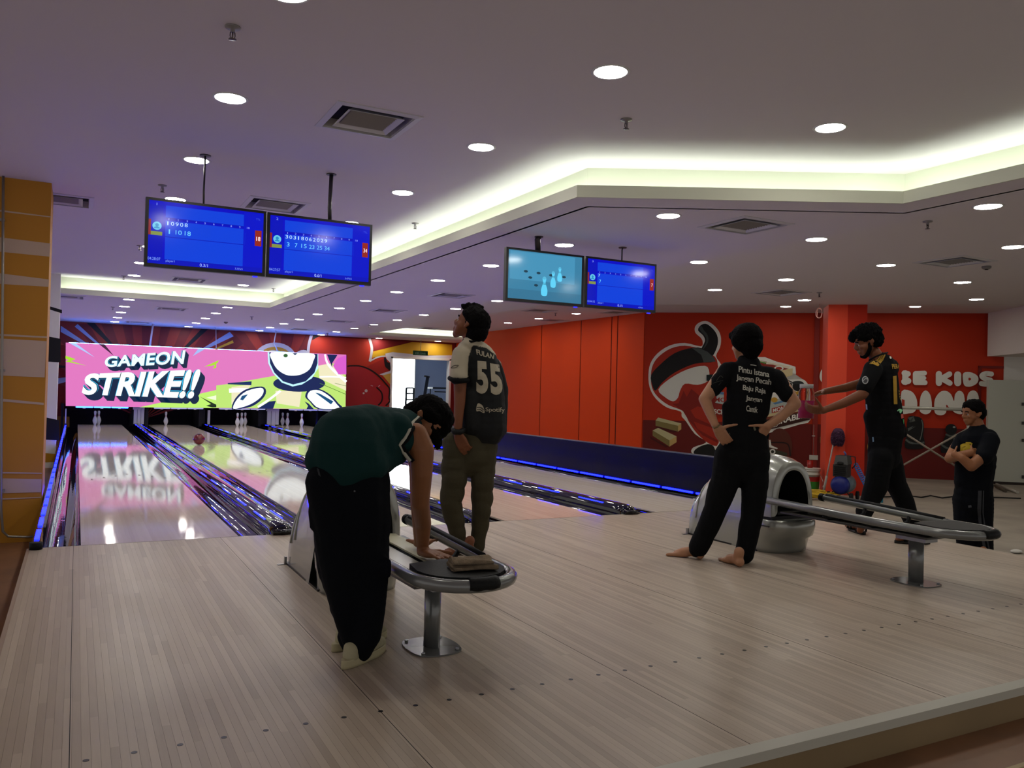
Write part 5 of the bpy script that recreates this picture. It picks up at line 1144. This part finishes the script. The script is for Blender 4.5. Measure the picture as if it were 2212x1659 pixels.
hair = [[(hq(-.040,0,.040),.092*hk),(hq(-.005,0,.058),.078*hk)], [(hq(-.07,0,-.01),.072*hk),(hq(-.06,0,-.055),.052*hk)], [(hq(.02,0,.085),.05*hk),(hq(.045,0,.092),.035*hk),(hq(.06,0,.10),.02*hk)], [(hq(-.035,.062,.025),.036*hk),(hq(.02,.058,.052),.028*hk),(hq(.048,.045,.06),.02*hk)], [(hq(-.035,-.062,.025),.036*hk),(hq(.02,-.058,.052),.028*hk),(hq(.048,-.045,.06),.02*hk)]]
hair += [c((1004,663,7,0),(999,659,4,0)), c((1012,660,7,0),(1010,657,4,0)), c((1024,662,9,0),(1034,663,7,0),(1042,665,4,0)), c((1045,720,10,0),(1042,733,6,0))]
skin('hair', hair, M_hair, t, .006, 2, .006, (75,75,75), 1); face_bits(hq, hk, t)

# --- C: barefoot man
D = 5.70; c = C(D)
t = thing('person', 'barefoot man in black lettered T-shirt with hands on hips beside second ball return', 'person', (3.9,-2.1,0), PG)
hc = at(1611,744,D); hf = -R_*.45+F_*.90-U_*.02; hu = U_
hp, hq, hk = head_parts(hc, hf, hu, .105)
body = hp+[c((1614,772,17,0),(1616,795,20,0))]
body += [c((1563,800,14,.02),(1540,838,15,-.02),(1522,862,13,-.04),(1533,890,11,-.08),(1545,918,8.5,-.12),(1549,926,8.5,-.12))]
body += [c((1682,815,15,.0),(1702,850,15,-.03),(1718,872,13,-.05),(1690,898,11,-.06),(1660,919,9,-.08))]
body += [c((1514,1175,10,.06),(1512,1198,10,.05)), c((1608,1180,10.5,-.02),(1603,1212,10,-.02))]
body += hand_parts(at(1549,924,D-.12), R_*.55-U_*.75+F_*.15, -F_*.85-R_*.3, R_*.75+U_*.5, .18, .42, .05, (.35,.8,.0))
body += hand_parts(at(1660,918,D-.08), -R_*.5-U_*.75+F_*.3, -F_*.8+R_*.4, -R_*.5+U_*.3, .18, .5, .05, (.5,.5,.2))
body += foot_parts(onZ(1516,1207,0), onZ(1446,1200,0)-onZ(1516,1207,0), .245)+foot_parts(onZ(1600,1226,0), F_*.95-R_*.25, .24)
tr = [E(c((1608,950,52,.0),(1606,985,56,.0)),.62), c((1575,985,33,.0),(1566,1040,32,.01),(1545,1100,26,.03),(1520,1160,23,.05),(1508,1183,21.5,.06)), c((1632,985,31,.0),(1630,1050,30,.0),(1625,1110,25,.0),(1615,1165,23,-.01),(1608,1197,21.5,-.02))]
sh = [E(c((1580,800,20,.0),(1660,812,20,.0)),.9), E(c((1612,815,42,.0),(1616,860,48,.0),(1610,905,43,.0),(1606,938,45,.0)),.62), E(c((1640,825,34,.0),(1625,880,38,.0)),.7), c((1572,800,19,.0),(1552,825,18,-.01),(1542,840,17.5,-.02)), c((1676,818,21,.0),(1692,842,18,-.02),(1699,851,18,-.03)), c((1614,782,22,.0),(1618,790,26,.0)), E(c((1575,880,16,0),(1580,935,20,0)),.8), E(c((1640,920,20,0),(1644,940,18,0)),.8)]
skin('body', body+under(tr,.58)+under(sh,.78), M_skin2, t, .0065, 4)
trm = skin('trousers', tr, M_cloth_black, t, .010, 4, .009, (10,10,10), 8)
shm = skin('shirt', sh, M_cloth_black, t, .009, 4, .007, (14,14,10), 9)
IK = '#b3b1a6'
TX = [(a_, K3(b_)) for a_, b_ in (('Pintu Istana', [(1018,616),(1425,692),(1425,768),(1018,698)]), ('Jangan Pecah', [(985,728),(1455,795),(1445,892),(985,822)]), ('Baju Raja', [(1075,866),(1380,915),(1375,1008),(1070,955)]), ('Jangan', [(1113,1005),(1335,1040),(1325,1120),(1110,1092)]), ('Cantik', [(1122,1138),(1276,1163),(1268,1242),(1117,1218)]))]
for s_, q_ in TX: decal('lettering', [(IK, text_px(s_, q_, .014, .92))], shm, t, None, .004, 5)
decal('print_mark', [(IK, stroke([(1621,788),(1627,788.5),(1634,790)],1.6)), ('#6f6c58', [(1626,917),(1631,922),(1636,935),(1633,935),(1628,927)]), ('#55543f', stroke([(1575,935),(1580,942),(1585,945)],1.2))], shm, t, None, .004, 5)
decal('sleeve_pattern', [('#2b2a26', stroke([(1548,822),(1556,812),(1562,816)],1.5)), ('#2b2a26', stroke([(1540,828),(1552,824),(1562,822)],1.2)), ('#2b2a26', stroke([(1552,832),(1558,826)],1.2))], shm, t, None, .004, 5)
MB().tube([at(1539,921,D-.12),at(1543,925,D-.165),at(1550,922,D-.17),at(1555,917,D-.12),at(1549,917,D-.075),at(1542,919,D-.08)], .006, 6, loop=True).build('bracelet', mat('bracelet_bead','#6e5a34',.4,bump=.8,bscale=200), t)
hair = [[(hq(-.022,0,.045),.098*hk),(hq(.01,0,.05),.09*hk)], [(hq(-.05,0,-.01),.078*hk),(hq(-.05,0,-.05),.055*hk)], [(hq(.0,.05,.025),.058*hk),(hq(-.02,.055,-.005),.045*hk)], [(hq(.0,-.05,.025),.058*hk),(hq(-.02,-.055,-.005),.045*hk)], [(hq(.06,.04,.06),.032*hk),(hq(.07,-.04,.06),.032*hk)]]
skin('hair', hair, M_hair, t, .006, 3, .003, (75,75,75), 2); face_bits(hq, hk, t)

# --- D: walking man with jar
D = 7.02; c = C(D)
t = thing('person', 'bearded man striding in black and gold football shirt holding a jar, black trousers, sandals', 'person', (5.97,-1.8,0), PG)
hc = at(1873,738,D); hf = -R_*.90-U_*.32+F_*.20; hu = U_*.93-R_*.32
hp, hq, hk = head_parts(hc, hf, hu, .109)
body = hp+[c((1888,762,14,.0),(1900,785,16,.0))]
body += [c((1884,800,13,-.12),(1872,838,12.5,-.20),(1862,852,12,-.22),(1820,872,10,-.22),(1785,884,7.5,-.20),(1778,887,7.5,-.2))]
body += [c((1893,795,13,.10),(1862,828,11,.14),(1825,838,9.5,.12),(1785,845,7,.06),(1780,846,7,.05))]
body += [c((1866,1100,7.5,-.05),(1858,1145,7.5,-.02)), c((1972,1122,7.5,.06),(1990,1160,7.5,.0))]
body += hand_parts(at(1779,887,D-.2), -R_*.85+U_*.1+F_*.25, -F_*.6-U_*.5, U_*.7-F_*.4, .18, .5, .05, (.6,.5,.3))
body += hand_parts(at(1780,846,D+.05), -R_*.85-U_*.25-F_*.1, U_*.8+F_*.3, -F_*.7+U_*.2, .18, .5, .05, (.6,.5,.3))
body += foot_parts(onZ(1862,1154,0)+V(0,0,.022), onZ(1816,1137,0)-onZ(1862,1154,0), .25)+foot_parts(onZ(1998,1174,0)+V(0,0,.022), onZ(1932,1173,0)-onZ(1998,1174,0), .25)
tr = [E(c((1913,948,37,.0),(1910,985,35,.0)),.8), c((1903,990,27,-.05),(1893,1045,25,-.05),(1881,1078,21,-.05),(1868,1104,18,-.05)), c((1922,990,25,.06),(1935,1045,22,.06),(1954,1085,20,.06),(1971,1128,17,.06))]
sh = [E(c((1888,800,22,-.06),(1920,795,22,.06)),.9), E(c((1903,805,35,.0),(1907,860,38,.0),(1912,905,40,.0),(1915,932,38,.0)),.82), c((1886,798,20,-.12),(1874,825,18,-.18),(1868,838,18,-.20)), c((1895,790,18,.08),(1878,818,15,.12)), c((1902,778,18,.0),(1910,786,22,.0)), c((1946,915,9,0),(1951,938,8,0)), c((1884,900,18,0),(1890,938,16,0))]
skin('body', body+under(tr,.58)+under(sh,.78), M_skin3, t, .0065, 4)
trm = skin('trousers', tr, M_cloth_black, t, .010, 4, .009, (10,10,8), 12)
shm = skin('shirt', sh, M_cloth_black, t, .010, 4, .006, (12,12,9), 13)
GO = '#a8832c'
dz = [(GO, [(1878,786),(1886,776),(1900,768),(1914,764),(1908,778),(1897,791),(1885,786)])]
for k in range(5): dz.append(('#0d0e10', stroke([(1880+6*k,787-3*k),(1886+6*k,775-2.5*k)],1.0,False)))
dz += [('#c9c6b4', [(1921,770),(1928,769),(1929,774),(1923,775)]), (GO, text_px('PERAK', [(1926,786),(1950,786),(1950,795),(1928,797)], .04)), (GO, text_px('10', [(1929,812),(1960,806),(1962,874),(1931,874)], .06)), ('#8fd8a0', stroke([(1939,888),(1943,884),(1945,892),(1950,884),(1956,888)],2.2)), ('#c0564a', [(1946,895),(1956,892),(1957,902),(1947,904)]), ('#3d9a58', [(1950,905),(1957,903),(1956,914),(1952,916)]), ('#9a9a9a', circ(1869,821,7,8.5)), ('#3a3a3c', circ(1869,821,5,6.5)), ('#9a9a9a', stroke([(1864,824),(1869,818),(1874,819)],1.4)), ('#8f95b8', [(1867,872),(1873,874),(1874,885),(1868,884)]), ('#20222c', [(1869,876),(1872,878),(1872,882),(1869,881)])]
decal('shirt_print', dz, shm, t, None, .005, 5)
decal('trouser_tag', [('#6a86a0', [(1884,944),(1887,944),(1888,954),(1885,955)])], trm, t, None, .005, 5)
MB().tube([at(1878,778,D-.09),at(1890,771,D-.13),at(1905,765,D-.1),at(1917,762,D-.0),at(1905,764,D+.08),at(1888,772,D+.08)], .008, 6, loop=True).build('collar', M_cloth_black, t)
hair = [[(hq(-.04,0,.05),.088*hk),(hq(.0,0,.06),.085*hk)], [(hq(.03,0,.075),.058*hk),(hq(.075,0,.075),.040*hk),(hq(.095,0,.055),.028*hk)], [(hq(-.06,0,.0),.068*hk),(hq(-.07,0,-.02),.05*hk)], [(hq(-.02,.06,.035),.036*hk),(hq(.04,.055,.05),.03*hk)], [(hq(-.02,-.06,.035),.036*hk),(hq(.04,-.055,.05),.03*hk)], [(hq(.10,.01,.075),.016*hk)], [(hq(.09,-.02,.09),.018*hk)]]
skin('hair', hair, M_hair, t, .006, 2, .013, (70,70,70), 3); face_bits(hq, hk, t)
bd_ = [[(hq(.052,0,-.104),.0185*hk),(hq(.070,0,-.094),.0165*hk)]]
for b in (-1,1): bd_ += [[(hq(.0,b*.062,-.02),.016*hk),(hq(.012,b*.060,-.055),.017*hk),(hq(.040,b*.034,-.092),.0185*hk),(hq(.055,b*.012,-.102),.0185*hk)]]
skin('beard', bd_, M_hair, t, .006, 3)
for A_, B_3 in ((onZ(1865,1155,0), onZ(1814,1136,0)), (onZ(2004,1175,0), onZ(1928,1173,0))):
    dv = (B_3-A_)/np.linalg.norm(B_3-A_); s_ = np.cross(V(0,0,1), dv); g = lambda a, b, z: A_+dv*a+s_*b+V(0,0,z)
    MB().rings([[tuple(g(.125+.145*math.cos(2*math.pi*i/24), .046*math.sin(2*math.pi*i/24), z)) for i in range(24)] for z in (.002,.022)]).build('sandal_sole', mat('sandal_sole','#1d1a17',.7), t)
    for a in (.15,.20): MB().tube([g(a,-.048,.02),g(a,-.03,.065),g(a-.005,0,.083),g(a,.03,.065),g(a,.048,.02)], .012, 8).build('sandal_strap', M_rubber, t)
    MB().tube([g(.05,-.046,.02),g(.02,-.035,.07),g(.0,0,.08),g(.02,.035,.07),g(.05,.046,.02)], .008, 6).build('sandal_strap', M_rubber, t)
jc = at(1742,876,D-.06); jb = at(1741,896,D-.06)
tj = thing('jar', 'clear jar of magenta liquid held out by the striding man', 'jar', jb)
r_ = .062; MB().lathe([(.0,0),(r_,0),(r_*1.05,.01),(r_*1.05,.22),(r_*.85,.25),(r_*.85,.26),(0,.262)], jb-V(0,0,.03), 24).build('glass', mat('jar_clear','#e8d8de',.06,trans=1.0,ior=1.1), tj)
MB().lathe([(.0,.006),(r_*.93,.006),(r_*.95,.15),(0,.151)], jb-V(0,0,.03), 24).build('liquid', mat('liquid_magenta','#a3104f',.25), tj)
MB().lathe([(r_*.88,.255),(r_*.9,.26),(r_*.9,.29),(0,.292)], jb-V(0,0,.03), 20).build('lid', mat('jar_lid','#8d8a88',.4), tj)

# --- E: man with folded arms
D = 8.72; c = C(D)
t = thing('person', 'man with folded arms in black T-shirt and grey-striped track trousers on the lower floor', 'person', (8.46,-1.08,ZF), PG)
hc = at(2101,893,D); hf = -R_*.97-U_*.08-F_*.1; hu = U_
hp, hq, hk = head_parts(hc, hf, hu, .112, .95)
body = hp+[c((2108,912,14,.0),(2114,932,16,.0))]
body += [c((2075,950,12,.10),(2060,975,11.5,.06),(2052,990,11,-.02),(2072,985,9.5,-.18),(2098,978,8.5,-.20))]
body += [c((2134,952,11,-.14),(2124,985,12.5,-.24),(2098,1007,11.5,-.28),(2078,990,9.5,-.25),(2062,982,8,-.2))]
body += hand_parts(at(2062,984,D-.16), F_*.8+R_*.5-U_*.1, -R_*.8, U_*.8, .17, .6, .04, (.6,.4,.2))
body += hand_parts(at(2098,978,D-.16), R_*.8+U_*.1+F_*.3, -F_*.8+U_*.3, U_*.8, .17, .7, .04, (.6,.4,.2))
body += [c((2086,1190,7,.02),(2087,1208,7,0)), c((2127,1190,7,-.02),(2129,1208,7,0))]
body += foot_parts(V(*onZ(2085,1212,ZF)[:2],ZF+.02), -R_, .25)+foot_parts(V(*onZ(2128,1214,ZF)[:2],ZF+.02), -R_*.9-F_*.3, .25)
tr = [E(c((2104,1048,40,.0),(2102,1080,40,.0)),.8), c((2085,1080,25,.02),(2083,1130,21,.02),(2087,1205,17,.02)), c((2120,1080,25,-.02),(2122,1130,22,-.02),(2127,1205,18,-.02))]
sh = [E(c((2088,950,20,.06),(2134,948,22,-.06)),.9), E(c((2112,955,36,.0),(2112,1005,37,.0),(2104,1042,38,.0)),.85), c((2080,948,15,.09),(2070,962,14,.07),(2066,970,13.5,.05)), c((2138,953,20,-.15),(2133,972,19.5,-.21),(2126,986,18.5,-.245)), c((2112,930,19,.0),(2114,938,22,.0)), c((2086,1000,22,0),(2082,1040,20,0)), c((2136,990,16,0),(2130,1040,14,0))]
skin('body', body+under(tr,.58)+under(sh,.78), M_skin, t, .007, 4)
trm = skin('trousers', tr, M_cloth_navy, t, .011, 4, .010, (10,10,8), 15)
shm = skin('shirt', sh, M_cloth_navy, t, .010, 4, .006, (12,12,9), 16)
YE = '#b8a02c'
decal('shirt_print', [(YE, stroke([(2086,957),(2096,957),(2100,960)],4,False)), (YE, text_px('a', [(2074,958),(2101,957),(2097,979),(2074,978)], .05)), (YE, [(2092,980),(2101,979),(2100,983),(2092,983)])], shm, t, None, .005, 5)
decal('trouser_stripe', [('#34363b', [(2113,1060),(2121,1060),(2119,1110),(2122,1150),(2132,1190),(2125,1190),(2115,1140),(2111,1100)]), ('#34363b', [(2123.5,1060),(2126,1060),(2125,1110),(2131,1150),(2139,1190),(2136,1190),(2127,1150),(2122,1105)]), ('#4b4d52', [(2091,1092),(2098,1091),(2099,1096),(2092,1097)])], trm, t, None, .005, 6)
hair = [[(hq(-.03,0,.045),.088*hk),(hq(.0,0,.055),.080*hk)], [(hq(-.06,0,.0),.070*hk),(hq(-.062,0,-.03),.05*hk)], [(hq(-.02,.06,.03),.034*hk),(hq(.035,.055,.055),.026*hk)], [(hq(-.02,-.06,.03),.034*hk),(hq(.035,-.055,.055),.026*hk)], [(hq(.04,0,.075),.046*hk)]]
skin('hair', hair, M_hair, t, .006, 3, .006, (80,80,80), 4); face_bits(hq, hk, t)
for q in ((2085,1212),(2128,1214)):
    p = V(*onZ(*q,ZF)[:2],ZF); MB().rings([[tuple(p-R_*(.09+.14*math.cos(2*math.pi*i/24))+F_*.05*math.sin(2*math.pi*i/24)+V(0,0,z)) for i in range(24)] for z in (.001,.03)]).build('shoe_sole', M_rubber, t)
